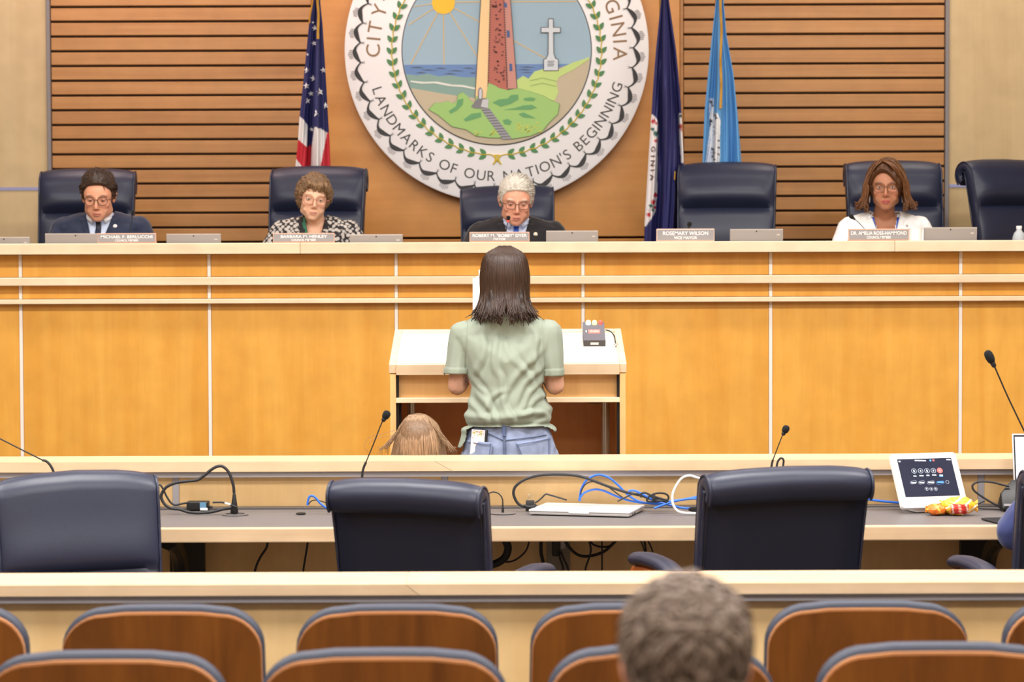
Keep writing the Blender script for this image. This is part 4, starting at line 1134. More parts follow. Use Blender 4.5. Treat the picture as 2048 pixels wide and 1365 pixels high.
# ---- council members: seated behind the dais, facing the room
SEAT_Y = 12.22
WORK = PLAT+.755
def seated(label, pxh, pyh, d, rx, ry, rz, hs, skin, lip, k, wide, jacket, shirtc=None, vneck=.26, vw=.062, neckskin=False, fem=False, old=0.0, brow=None, closed=1.0, lean=0.0, jaw=1.0, hw=1.0, arms=None, shift=0.0, nose=1.0, ho=.66):
    hp = P(pxh, pyh, d)
    pz = hp.z - ho*k                       # pelvis height below the head
    loc = Vector((hp.x + shift, d + .06, pz))
    H = hm(hp - loc + Vector((0, 0, 0)), rx, ry, rz, hs)
    m = M(); head_pieces(m, H, fem, old > 0, hw, jaw, nose)
    hl = hp-loc
    nk = Vector((hl.x*.9, hl.y+.035, hl.z-.075*hs))
    hull(m, [(nk, (.050*wide, .052, .04)), ((hl.x*.4, .022, .49*k), (.058*wide, .055, .05))])
    torso(m, k, wide)
    sh, wk = .17*wide, WORK-pz
    A = arms or [((1, (.25, -.06, .20), (.14, -.27, wk+.035))), ((-1, (-.25, -.06, .20), (-.14, -.27, wk+.035)))]
    for s, el, wr in A:
        limb(m, [(s*sh, .01, .445*k), el, wr], [.048, .038, .026])
        fw = Vector((-s*.35, -1, -.05))
        hand(m, wr, fw, (0, 0, 1), Vector((-1, .35*-s, 0))*(-s)*-1 if False else Vector((s, -.35, 0)), .22)
    for s in (-1, 1): limb(m, [(s*.09, 0, -.02), (s*.13, -.37, .0), (s*.13, -.30, PLAT+.07-pz)], [.085, .06, .042]); hull(m, [((s*.13, -.28, PLAT+.045-pz), (.04, .05, .035)), ((s*.13, -.42, PLAT+.03-pz), (.04, .05, .02))])
    o, co, f = finish_body('person', m, H, .0042, skin, lip, label, loc, old=old, brow=brow)
    sk = mat('eyelid_skin', tuple(int(c*.86) for c in skin), .5)
    eyes(o, H, closed, sk)
    res = dict(o=o, H=H, loc=loc, bv=bvh(co, f), k=k)
    if shirtc is not None:
        m2 = M(); torso(m2, k, wide, .008); hull(m2, [(nk+Vector((0, 0, -.035)), (.056*wide, .058, .02)), ((hl.x*.4, .022, .49*k), (.066*wide, .063, .05))])
        sco, sf = fuse(m2, .006, 3)
        kill = (sco[:, 2] < .12)
        if neckskin:   # open neck: skin shows in a V
            w = np.interp(sco[:, 2], [neckskin, .53*k], [0, .058]); kill |= (sco[:, 1] < .02) & (np.abs(sco[:, 0]-hl.x*.3) < w) & (sco[:, 2] > neckskin)
            kill |= sco[:, 2] > .535*k
        else: kill |= sco[:, 2] > .555*k
        bs = bvh(sco, sf); res['shirt_bv'] = bs
        sco, sf = cut(sco, sf, kill); solid(mk('shirt', (sco, sf), shirtc, o, 179), .003, 1)
    if jacket is not None:
        m3 = M(); torso(m3, k, wide*1.04, .016)
        for s, el, wr in A:
            limb(m3, [(s*sh*1.03, .01, .448*k), Vector(el), Vector(el).lerp(Vector(wr), .86)], [.062, .056, .044])
        jco, jf = fuse(m3, .0055, 3)
        n = normals(jco, jf)
        jco = jco + n*(noise1(jco, (16, 16, 9), 1.7)*.007 + noise1(jco, (45, 45, 22), 6.7)*.002)[:, None]
        bj = bvh(jco, jf); res['jacket_bv'] = bj
        zt = .545*k
        w = np.interp(jco[:, 2], [vneck, zt], [.0, vw])
        kill = (jco[:, 1] < .03) & (np.abs(jco[:, 0]-hl.x*.3) < w) & (jco[:, 2] > vneck)
        kill |= (np.hypot(jco[:, 0]-hl.x*.4, (jco[:, 1]-.022)) < .062*wide) & (jco[:, 2] > .48*k)
        kill |= jco[:, 2] < -.06
        jco, jf = cut(jco, jf, kill); res['jacket'] = solid(mk('jacket', (jco, jf), jacket, o, 179), .005, 1)
    return res

def lapels(r, material, vneck, vw, wl=.05, x0=0.0, nm='lapel'):
    k = r['k']; zt = .535*k; bj = r['jacket_bv']
    for s in (-1, 1):
        def fn(u, v, s=s):
            z = zt-.02 + (vneck-zt+.02)*v; w0 = np.interp(z, [vneck, zt], [0, vw])-.002
            notch = 1.0 if v > .40 else (.45 if v > .33 else .62)
            ww = wl*(1-.75*max(0, (v-.45)/.55))*notch
            return (x0+s*(w0+ww*u), z)
        solid(mk(nm, patch(bj, fn, 5, 18, .006), material, r['o'], 179), .004, 1)
def necktie(r, material, zt, zb, w=.022, x0=0.0):
    bs = r['shirt_bv']
    kn = patch(bs, quad((x0-.020, zt), (x0+.020, zt), (x0+.013, zt-.032), (x0-.013, zt-.032)), 4, 4, .014)
    t = solid(mk('tie', patch(bs, quad((x0-.012, zt-.03), (x0+.012, zt-.03), (x0+w, zb), (x0-w, zb)), 4, 10, .010), material, r['o'], 179), .005, 1)
    solid(mk('knot', kn, material, t, 179), .010, 1)
def collar(r, material, x0, zt, drop=.05, spread=.045, out=.058):
    bs = r['shirt_bv']
    for s in (-1, 1):
        solid(mk('collar', patch(bs, quad((x0+s*.012, zt-.004), (x0+s*out, zt+.022), (x0+s*(spread+.014), zt-.022), (x0+s*spread*.72, zt-drop)), 6, 6, .009), material, r['o'], 179), .004, 1)
def pin(r, x, z, rad, material, nm='lapel_pin'):
    h = r['jacket_bv'].ray_cast(Vector((x, -2, z)), Vector((0, 1, 0)))
    if h[0]: mk(nm, lathe(M(), [(rad, 0), (rad, .003), (rad*.7, .005)], 14, Matrix.Translation(h[0]+Vector((0, -.006, 0))) @ Matrix.Rotation(pi/2, 4, 'X')), material, r['o'], 50)
def local(r, px, py, d): return P(px, py, d)-r['loc']

SUIT = mat('navy_suit_cloth', (36, 44, 66), .75, spec=.25, sheen=.2, var=.08, vscale=40)
SHIRT = mat('pale_blue_shirt', (206, 216, 238), .7)
WSHIRT = mat('white_collar', (236, 234, 236), .7)
# man in the navy suit
r1 = seated('man in navy suit and round glasses looking down, seated at the dais end', 197, 394, SEAT_Y, 12, 0, 2, .98, (224, 160, 128), (196, 120, 104), .86, 1.05, SUIT, SHIRT, .24, .068, brow=(70, 50, 40), jaw=1.2, hw=1.0, ho=.635)
lapels(r1, SUIT, .24*1, .068); necktie(r1, mat('navy_tie', (24, 28, 52), .5), .452, .20, x0=0); collar(r1, WSHIRT, 0, .462)
q = local(r1, 231, 453, SEAT_Y); pin(r1, q.x, q.z, .0105, MT['white_plastic'])
def short_hair(t, seed, amp, front=.066, temple=-.02, tall=0.0, side=.6, nape=-.055):
    def fn(p, d):
        mk_ = hairline(p, front, temple, nape)
        n = noise1(p, (70, 70, 40), seed); n2 = noise1(p, (22, 22, 18), seed+5)
        th = t*(side+(1-side)*sstep((p[:, 2]-.03)/.05)) + amp*n + amp*1.4*n2 + tall*sstep((p[:, 2]-.075)/.04)*sstep((.03-p[:, 1])/.08)
        return mk_*th - (1-mk_)*.016
    return fn
HM1 = hair_mat('dark_brown_hair', (60, 43, 33)); f1 = short_hair(.012, 1.0, .004, .074, -.010, .022, .45)
hair_cap(r1['o'], r1['H'], f1, HM1)
locks(r1['o'], r1['H'], f1, HM1, 1700, .034, .0019, lambda p, g: (g.uniform(-.5, .3)+p.x*6, .5 if p.z > .06 else .9, .9 if p.z > .07 else -.5), 2, lift=.6, thr=-.002)
glasses(r1['o'], r1['H'], mat('brown_glasses_frame', (92, 62, 44), .35), (.0235, .0215), .0019)

# woman in the patterned cardigan
m_, nt_, N_, L_, B_ = _nt('patterned_knit')
tc_ = N_.new('ShaderNodeTexCoord'); mp_ = N_.new('ShaderNodeMapping'); mp_.inputs['Scale'].default_value = (52, 52, 52); mp_.inputs['Rotation'].default_value = (0, radians(45), 0)
L_.new(tc_.outputs['Object'], mp_.inputs[0])
vo_ = N_.new('ShaderNodeTexVoronoi'); vo_.inputs['Scale'].default_value = 1.0; vo_.inputs['Randomness'].default_value = .45; L_.new(mp_.outputs[0], vo_.inputs['Vector'])
cr_ = N_.new('ShaderNodeValToRGB'); cr_.color_ramp.interpolation = 'LINEAR'
cr_.color_ramp.elements[0].position = .42; cr_.color_ramp.elements[0].color = lin((186, 178, 170)); cr_.color_ramp.elements[1].position = .56; cr_.color_ramp.elements[1].color = lin((34, 30, 32))
L_.new(vo_.outputs['Distance'], cr_.inputs[0]); L_.new(cr_.outputs[0], B_.inputs['Base Color']); B_.inputs['Roughness'].default_value = .85
KNIT = m_
r2 = seated('older woman in black and white patterned cardigan with green lanyard', 627, 397, SEAT_Y, 5, 7, 10, .93, (232, 184, 152), (206, 134, 122), .82, .92, KNIT, mat('tan_blouse', (214, 172, 140), .8), .20, .060, neckskin=.24, fem=True, old=1.0, brow=(150, 120, 96), closed=.30, jaw=1.06, ho=.655)
hx = r2['H'].translation.x
BLK = mat('black_knit_band', (26, 24, 26), .8); GRNB = mat('green_lanyard', (30, 98, 70), .6)
zt2 = .535*.82
for s, c, w, n in ((1, BLK, .026, 'collar_band'), (-1, BLK, .024, 'collar_band')):
    def fn(u, v, s=s, w=w):
        z = zt2+.005 + (.20-zt2)*v; w0 = np.interp(z, [.20, .447], [0, .060])-.003
        return (hx*.3+s*(w0+w*u), z)
    solid(mk(n, patch(r2['jacket_bv'], fn, 4, 16, .006), c, r2['o'], 179), .004, 1)
def fn(u, v):
    z = zt2 + .008 + (.205-zt2)*v; return (hx*.3-(np.interp(z, [.20, .447], [.004, .056]))+.018*u-.006, z)
solid(mk('lanyard', patch(r2['jacket_bv'], fn, 4, 16, .011), GRNB, r2['o'], 179), .003, 1)
def curly(p, d):
    mk_ = hairline(p, .064, -.062, -.09, .016, .03)
    n = noise1(p, (26, 26, 26), 4.0); n2 = np.abs(noise1(p, (60, 60, 60), 9.0)); n3 = noise1(p, (130, 130, 60), 2.0)
    side = sstep((np.abs(p[:, 0])-.04)/.04)*sstep((.06-p[:, 2])/.05)
    th = .013 + .008*n + .010*n2 + .003*n3 + .004*side
    return mk_*th - (1-mk_)*.018
hair_cap(r2['o'], r2['H'], curly, hair_mat('light_brown_curls', (112, 86, 60), .5, .3, (40, 40, 40)))
lm = M(); rr = random.Random(5); H2 = r2['H']; dd_, _f = ico(5); cc_ = dd_*np.array((.079, .099, .091))+np.array((0, .014, .030)); hh_ = curly(cc_, dd_); ok_ = [i for i in range(len(dd_)) if hh_[i] > .004]
for k in range(900):                                    # loose curls all over the cap
    i = rr.choice(ok_); n_ = Vector(dd_[i]); q = Vector(cc_[i]) + n_*(hh_[i]-.003); t1 = n_.orthogonal().normalized(); t2 = n_.cross(t1); a = rr.uniform(0, 2*pi); R_ = rr.uniform(.006, .013); dn = Vector((0, 0, -1))*rr.uniform(.004, .012)
    pts = [H2 @ (q + (t1*cos(a+t*1.1)+t2*sin(a+t*1.1))*R_ + n_*(.004*sin(t*1.4)) + dn*t*.5) for t in range(5)]
    tube(lm, pts, [.0012, .0020, .0021, .0017, .0006], 4)
for k in range(90):                                     # wispy fringe
    x = rr.uniform(-.05, .055); w_ = rr.uniform(-.012, .018); l_ = rr.uniform(.6, 1.1)*(1 if x > -.02 else .6)
    pts = [Vector((x, -.070, .094)), Vector((x+w_*.4, -.090, .080)), Vector((x+w_, -.088+.25*abs(x)**1.2, .080-.030*l_)), Vector((x+w_*1.8, -.083+.35*abs(x)**1.2, .080-.046*l_))]
    tube(lm, [H2 @ q for q in smooth_pts(pts, 3)], lambda u: .0022*(1-.75*u), 4)
mk('curl', lm, hair_mat('loose_curls', (134, 104, 74), .5, .25), r2['o'], 179)['kind'] = 'stuff'
glasses(r2['o'], r2['H'], mat('rose_glasses_frame', (186, 116, 104), .35), (.025, .021), .0013, 2.4, -.006)

# white-haired man with the blue tie
BSUIT = mat('black_suit_cloth', (30, 28, 30), .8, spec=.25, sheen=.2)
wk = None
r3_ = seated('white-haired man in black suit and blue tie looking down', 1032, 403, SEAT_Y, 11, 2, 4, .98, (222, 160, 132), (190, 116, 104), .84, 1.02, BSUIT, SHIRT, .22, .066, old=.8, brow=(200, 190, 180), closed=.9, hw=1.02, jaw=1.18, ho=.64,
             arms=[(1, (.26, -.05, .20), (.17, -.24, .312)), (-1, (-.26, -.06, .20), (-.14, -.27, .30))])
lapels(r3_, BSUIT, .22, .066); necktie(r3_, mat('royal_blue_tie', (44, 84, 176), .45), .440, .19, .024, x0=0); collar(r3_, mat('blue_shirt_collar', (196, 206, 232), .7), 0, .450)
q = local(r3_, 1071, 469, SEAT_Y); pin(r3_, q.x, q.z, .0105, mat('cream_pin', (226, 214, 190), .4))
HM3 = hair_mat('white_hair', (206, 200, 188), .55, .12); f3 = short_hair(.012, 7.0, .003, .066, -.012, .012, .5)
hair_cap(r3_['o'], r3_['H'], f3, HM3)
locks(r3_['o'], r3_['H'], f3, HM3, 1500, .040, .0019, lambda p, g: (g.uniform(.2, .9), .7, -.2 if p.z < .07 else .1), 4, lift=.4, thr=.003)
glasses(r3_['o'], r3_['H'], mat('dark_wire_frame', (70, 58, 54), .35, .4), (.0235, .0165), .0014, 3.2, -.005)

# woman in the white jacket
WJ = mat('white_jacket', (240, 238, 236), .75)
r4 = seated('woman in white jacket with blue lanyard and shoulder-length brown hair', 1772, 374, SEAT_Y, 2, 0, -9, .99, (176, 120, 90), (176, 76, 78), .86, .96, WJ, mat('white_blouse', (236, 236, 240), .7), .20, .074, neckskin=.25, fem=True, old=.15, brow=(60, 40, 30), closed=.05, jaw=1.05, ho=.69)
hx4 = r4['H'].translation.x
lapels(r4, WJ, .20, .074, .045, hx4*.3)
for s in (-1, 1):
    def fn(u, v, s=s):
        z = .445+(.16-.445)*v; return (hx4*.3+s*(np.interp(z, [.16, .30, .445], [.006, .042, .062])+.013*u-.006), z)
    solid(mk('lanyard', patch(r4['shirt_bv'], fn, 3, 18, .012), mat('blue_lanyard', (52, 84, 176), .5), r4['o'], 179), .002, 1)
q = local(r4, 1813, 452, SEAT_Y); pin(r4, q.x, q.z, .006, MT['steel'])
def bob(p, d):
    mk_ = hairline(p, .072, -.09, -.10, .016, .05, -.015)
    n = noise1(p, (18, 18, 10), 2.0); n2 = noise1(p, (80, 80, 24), 5.0)
    return mk_*(.022+.006*n+.004*n2) - (1-mk_)*.018
H4 = r4['H']; HB = hair_mat('chestnut_bob_hair', (78, 47, 24), .38, .3)
hair_cap(r4['o'], H4, bob, HB)
vm = M()
for s in (-1, 1):                                        # full side volumes under the strands
    hull(vm, [((s*.078, .010, .045), (.016, .055, .030)), ((s*.088, .005, -.02), (.016, .052, .03))])
    hull(vm, [((s*.088, .005, -.02), (.016, .052, .03)), ((s*.104, -.004, -.078), (.020, .046, .022))])
vco, vf = fuse(vm, .006, 4); vn = normals(vco, vf); vco = vco + vn*(noise1(vco, (70, 40, 14), 3.0)*.006)[:, None]
mk('side_hair', (ap(H4, vco), vf), HB, r4['o'], 179)
hb = M(); rr = random.Random(11)
for k in range(760):                                    # strands sweeping over the crown, widening and flicking out below the ears
    s = rr.choice((-1, 1)); t0 = rr.uniform(-.06, .085); z0 = rr.uniform(.02, .112)
    xs = .012+.074*math.sqrt(max(0, 1-((z0-.01)/.108)**2))
    fl = rr.uniform(-.016, .022); zb = rr.uniform(-.122, -.085); b_ = rr.uniform(-.004, .020); wv = rr.uniform(-.005, .005)
    yf = max(t0, -.058)+rr.uniform(-.006, .006)
    pts = [Vector((s*xs*.55-.008, t0*.7, z0+.022)), Vector((s*(xs+.010), t0*.9, z0)), Vector((s*(.088+b_), yf, z0*.3-.005)), Vector((s*(.094+b_+fl*.3), yf+wv, -.045)),
           Vector((s*(.104+b_+fl*.7), yf-.004, -.076)), Vector((s*(.108+b_+fl), yf-.010+wv, zb+.010)), Vector((s*(.112+b_+fl*1.2), yf-.014, zb+.004+fl*.5))]
    if fl < .004: pts[-1] = Vector((s*(.098+fl), yf-.018, zb-.002)); pts[-2] = Vector((s*(.106+fl), yf-.012, zb+.012))
    r0 = rr.uniform(.0016, .0034); tube(hb, [H4 @ p for p in smooth_pts(pts, 3)], lambda u, r0=r0: r0*(1-.7*u)+.0006, 4)
for k in range(330):                                    # fringe swept across from a side part
    u = rr.random(); s = 1 if rr.random() > .25 else -1
    q0 = Vector((-.018+rr.uniform(-.005, .005), -.050+.06*rr.random(), .128))
    if s > 0: pts = [q0, Vector((.010+.03*u, -.096+.03*rr.random(), .114-.004*u)), Vector((.050+.026*u, -.090+.03*rr.random(), .076-.022*u+rr.uniform(-.006, .006))), Vector((.082+.010*u, -.066+.03*rr.random(), .020)), Vector((.090+.008*u, -.042+.03*rr.random(), -.045)), Vector((.098+.014*u, -.04, -.085))]
    else: pts = [q0, Vector((-.052, -.084+.03*rr.random(), .100)), Vector((-.080, -.072+.03*rr.random(), .045)), Vector((-.092, -.052+.03*rr.random(), -.01)), Vector((-.096, -.034, -.065))]
    r0 = rr.uniform(.0016, .0032); tube(hb, [H4 @ p for p in smooth_pts(pts, 3)], lambda u, r0=r0: r0*(1-.6*u)+.0006, 4)
mk('hair_locks', hb, hair_mat('chestnut_hair_lock', (108, 68, 36), .38, .4), r4['o'], 179)['kind'] = 'stuff'
glasses(r4['o'], H4, mat('thin_brown_frame', (110, 74, 52), .3, .3), (.0255, .0205), .0013, 2.8, -.004)
for s in (-1, 1):
    mk('earring', tube(M(), [H4 @ Vector((s*.079, .0, -.035)), H4 @ Vector((s*.081, -.004, -.062)), H4 @ Vector((s*.081, -.004, -.078))], [.003, .006, .003], 8), MT['silver'], r4['o'], 60)
# ------------------------------------------------------------------ speaker at the lectern, seen from behind
WD = 9.30
wl = Vector((XP(1012, WD, 700), WD, 0))
def WX(px): return (px-1012)*WD/FPX
def WZ(py): return ZP(py, WD, 1012)
Hw = hm((WX(1010), .035, 1.556), 7, 0, 180, .93)
m = M(); head_pieces(m, Hw, True)
hull(m, [((0, .01, 1.47), (.047, .050, .04)), ((0, -.012, 1.40), (.055, .055, .04))])
hull(m, [((-.145, -.005, 1.345), (.05, .058, .045)), ((.14, -.005, 1.345), (.05, .058, .045)), ((0, -.01, 1.41), (.05, .05, .03))])
hull(m, [((-.135, 0, 1.33), (.05, .06, .05)), ((.13, 0, 1.33), (.05, .06, .05)), ((0, 0, 1.22), (.132, .10, .07)), ((0, 0, 1.08), (.118, .088, .05))])
hull(m, [((0, 0, 1.08), (.118, .088, .05)), ((.012, 0, .92), (.162, .112, .08))])
for s in (-1, 1):
    limb(m, [(s*.158, 0, 1.345), (s*.182, .015, 1.157), (s*.085, .315, 1.30)], [.040, .037, .025])
    hand(m, (s*.085, .325, 1.31), (-s*.30, .75, .6), (-s*.2, -.55, .75), (s*.9, .35, -.1), .42, .94)
    limb(m, [(s*.09+.012, 0, .86), (s*.10, .012, .48), (s*.105, -.015, .09)], [.092, .060, .042])
    hull(m, [((s*.105, -.02, .045), (.040, .05, .04)), ((s*.115, .15, .03), (.042, .05, .025))])
sp, co, f = finish_body('person', m, Hw, .0042, (204, 156, 132), (190, 110, 100), 'long-haired person in sage green T-shirt and jeans standing at the lectern, back turned', wl, brow=(70, 50, 40))
# tattoo on the inner left arm is ink in the skin
me = sp.data; cc = np.empty(len(me.vertices)*4, np.float32); me.color_attributes['Col'].data.foreach_get('color', cc); cc = cc.reshape(-1, 4)
w = np.exp(-((co[:, 0]-WX(932))/.012)**4-((co[:, 2]-WZ(759))/.026)**4)*(co[:, 1] < .03)*(.75+.25*np.sign(np.sin(co[:, 2]*420)*np.sin(co[:, 0]*500+1)))
cc[:, :3] = cc[:, :3]*(1-.8*w[:, None]) + np.array(lin((58, 52, 54))[:3])*.8*w[:, None]
me.color_attributes['Col'].data.foreach_set('color', cc.ravel())
eyes(sp, Hw, .6, mat('speaker_lid_skin', (200, 140, 112), .5))

# jeans
DEN = mat('washed_denim', (128, 139, 166), .85, var=.20, vscale=26, bump=.5, bscale=420, sheen=.1)
DEN_D = mat('denim_seam', (82, 96, 130), .85)
m = M()
hull(m, [((.010, 0, 1.02), (.150, .108, .03)), ((.012, 0, .93), (.180, .126, .07)), ((.012, -.008, .86), (.172, .125, .06))])
for s in (-1, 1): limb(m, [(s*.086+.012, -.002, .865), (s*.10, .012, .48), (s*.105, -.015, .10)], [.108, .080, .074])
jco, jf = fuse(m, .006, 4); n = normals(jco, jf)
crease = -.012*np.exp(-((jco[:, 0]-WX(1008))/.018)**2)*(jco[:, 1] < 0)*np.clip((1.0-jco[:, 2])/.12, 0, 1)
jco = jco + n*(noise1(jco, (16, 10, 26), 3.0)*.004 + crease)[:, None]
bjn = bvh(jco, jf)
jco, jf = cut(jco, jf, jco[:, 2] > 1.028)
jeans = mk('jeans', (jco, jf), DEN, sp, 179); jeans['label'] = 'washed light blue jeans'
def JP(px, py): return (WX(px), WZ(py))
for a, b_, c, d_, of in (((934.5, 877.5), (984, 880), (979, 935), (937, 930), .017), ((1031.5, 881), (1100, 872), (1100, 925), (1050, 935), .006)):
    solid(mk('pocket', patch(bjn, quad(JP(*a), JP(*b_), JP(*c), JP(*d_)), 12, 10, of), DEN, jeans, 179), of-.001 if of < .01 else .004, 1)
def seam(pts, w=.0016, nm='seam', off=.004):
    pp = []
    for px, py in pts:
        h = bjn.ray_cast(Vector((WX(px), -2, WZ(py))), Vector((0, 1, 0)))
        if h[0]: pp.append(h[0]-Vector((0, off, 0)))
    if len(pp) > 1: mk(nm, tube(M(), pp, w, 5), DEN_D, jeans, 60)
def line(a, b, n=10): return [(a[0]+(b[0]-a[0])*k/n, a[1]+(b[1]-a[1])*k/n) for k in range(n+1)]
seam(line((1006, 852), (1007.5, 925), 14)); seam(line((1009.5, 852), (1011.5, 925), 14))
seam(line((972, 861), (1006, 876))); seam(line((1011, 876), (1092, 868)))
seam(line((1032, 884.5), (1099.5, 875.5)), .0013, off=.012); seam(line((935, 881.5), (983, 884)), .0013, off=.022)
seam(line((1034, 884), (1051, 925)), .0016, off=.011); seam(line((1097, 873), (1097, 925)), .0016, off=.011); seam(line((981, 881), (977, 925)), .0016, off=.022)
solid(mk('belt_loop', patch(bjn, quad(JP(1004, 846), JP(1011, 846), JP(1011, 868), JP(1004, 868)), 2, 6, .007), DEN_D, jeans), .004, 1)

# T-shirt
TEE = mat('sage_tshirt', (144, 153, 138), .9, spec=.2, sheen=.1, bump=.15, bscale=800)
m = M()
hull(m, [((-.150, -.004, 1.346), (.055, .066, .050)), ((.142, -.004, 1.346), (.055, .066, .050)), ((0, -.012, 1.415), (.075, .066, .032))])
hull(m, [((-.135, -.002, 1.335), (.06, .074, .055)), ((.128, -.002, 1.335), (.06, .074, .055)), ((.002, -.004, 1.25), (.140, .114, .06)), ((.004, 0, 1.16), (.134, .108, .05))])
hull(m, [((.004, 0, 1.16), (.134, .108, .05)), ((.006, 0, 1.10), (.142, .106, .04)), ((.010, -.002, 1.03), (.162, .120, .03))])
hull(m, [((.010, -.002, 1.03), (.164, .124, .03)), ((.008, 0, .955), (.186, .134, .03)), ((-.002, 0, .92), (.186, .134, .02))])
hull(m, [((-.158, 0, 1.350), (.052, .060, .048)), ((-.183, .004, 1.20), (.046, .066, .03))])
hull(m, [((.154, 0, 1.352), (.054, .066, .052)), ((.172, .004, 1.195), (.043, .068, .03))])
tco, tf = fuse(m, .0045, 5); n = normals(tco, tf)
X, Y, Z = tco.T
def ridge(a): return np.exp(-a*a)
d = np.zeros(len(tco)); back = (Y < .02)
# long diagonal drag folds across the back, radiating from the armpits and shoulder blades
for x0, z0, x1, z1, amp, wd in ((.12, 1.30, -.02, 1.10, .007, .012), (.13, 1.24, .03, 1.10, .007, .011), (.135, 1.19, .05, 1.07, .007, .011), (-.005, 1.33, .06, 1.20, .005, .011), (-.05, 1.36, -.03, 1.20, .006, .012), (-.085, 1.35, -.10, 1.20, .007, .012),
                                (-.03, 1.20, .03, 1.01, .007, .011), (-.12, 1.21, -.06, 1.06, .006, .010), (-.02, 1.15, -.08, 1.06, .006, .010), (.14, 1.13, .07, 1.06, .007, .012), (-.13, 1.12, -.07, 1.01, .007, .011), (.10, 1.36, .115, 1.22, .007, .010), (-.10, 1.14, -.02, .985, .006, .010), (.03, 1.30, .10, 1.14, .005, .010), (.05, 1.06, .16, 1.045, .008, .010), (-.01, 1.0, .15, 1.02, .007, .010)):
    L_ = math.hypot(x1-x0, z1-z0); ux, uz = (x1-x0)/L_, (z1-z0)/L_
    t = ((X-x0)*ux+(Z-z0)*uz)/L_; s_ = (X-x0)*-uz+(Z-z0)*ux + .010*np.sin(t*5+x0*40)
    d += back*amp*np.exp(-(s_/wd)**2)*sstep((t+.12)/.3)*sstep((1.12-t)/.3) - back*amp*.8*np.exp(-((s_-wd*1.7)/wd)**2)*sstep((t+.12)/.3)*sstep((1.12-t)/.3)
# cloth bunching over the waistband
for zc, amp, wd, ph in ((1.045, .012, .016, 0), (1.008, -.014, .010, 1.2), (.985, .007, .012, 2.0)):
    d += amp*np.exp(-((Z-zc-.010*np.sin(X*14+ph)-.012*np.abs(X)/.15)/wd)**2)
d += noise1(tco, (14, 14, 7), 8.0)*.006*sstep((1.40-Z)/.1) + noise1(tco, (34, 34, 16), 4.0)*.0022
for s, xh in ((-1, -.15), (1, .146)):                     # sleeve seams
    d -= .005*np.exp(-((np.abs(X)-(.146 if s < 0 else .140)-(1.36-Z)*.02)/.004)**2)*(np.sign(X) == s)*(Z > 1.22)
zh_l, zh_r = WZ(748), WZ(752)
d += .003*((np.abs(Z-(np.where(X < 0, zh_l, zh_r)+.012)) < .012) & (np.abs(X) > .146))
tco = tco + n*d[:, None]
hem = np.interp(X, [WX(914), WX(922), WX(930), WX(936), WX(944), WX(1010), WX(1094), WX(1108), WX(1113)], [WZ(893), WZ(896), WZ(882), WZ(861), WZ(852), WZ(850), WZ(853), WZ(866), WZ(874)])
kill = (Z < hem) | ((np.abs(X) > .1435) & (Z > 1.11) & (Z < np.where(X < 0, zh_l, zh_r) + (np.abs(X)-.14)*-.02 + .012*0)) & (np.abs(X) > .1435)
kill |= (np.hypot(X, Y-.03) < .055) & (Z > 1.40)
btee = bvh(tco, tf)
tco, tf = cut(tco, tf, kill)
tee = solid(mk('tshirt', (tco, tf), TEE, sp, 179), .003, 1); tee['label'] = 'sage green short-sleeved T-shirt'
# hair: crown shell and hanging locks
HW = hair_mat('dark_brown_long_hair', (42, 27, 18), .36, .3, (70, 70, 8))
HW2 = hair_mat('dark_brown_lock', (56, 37, 26), .36, .35, (60, 60, 8))
def crown(p, d):
    mk_ = hairline(p, .070, -.03, -.12, .015); return mk_*(.009+.002*noise1(p, (60, 60, 12), 1)) - (1-mk_)*.016
hair_cap(sp, Hw, crown, HW)
m = M()
hull(m, [((0, -.020, 1.56), (.066, .055, .05)), ((-.003, -.060, 1.49), (.074, .036, .03)), ((-.003, -.078, 1.445), (.078, .022, .02))])
hull(m, [((-.05, -.080, 1.452), (.034, .018, .02)), ((-.060, -.092, 1.412), (.040, .009, .006))]); hull(m, [((.05, -.080, 1.452), (.028, .018, .02)), ((.058, -.092, 1.414), (.034, .009, .006))])
hco, hf = fuse(m, .006, 4); n = normals(hco, hf); hco = hco + n*(noise1(hco, (90, 90, 9), 2)*.005)[:, None]
mk('hair_drape', (hco, hf), HW, sp, 179)
rg = random.Random(21); m = M(); hx, hy, hz = Hw.translation
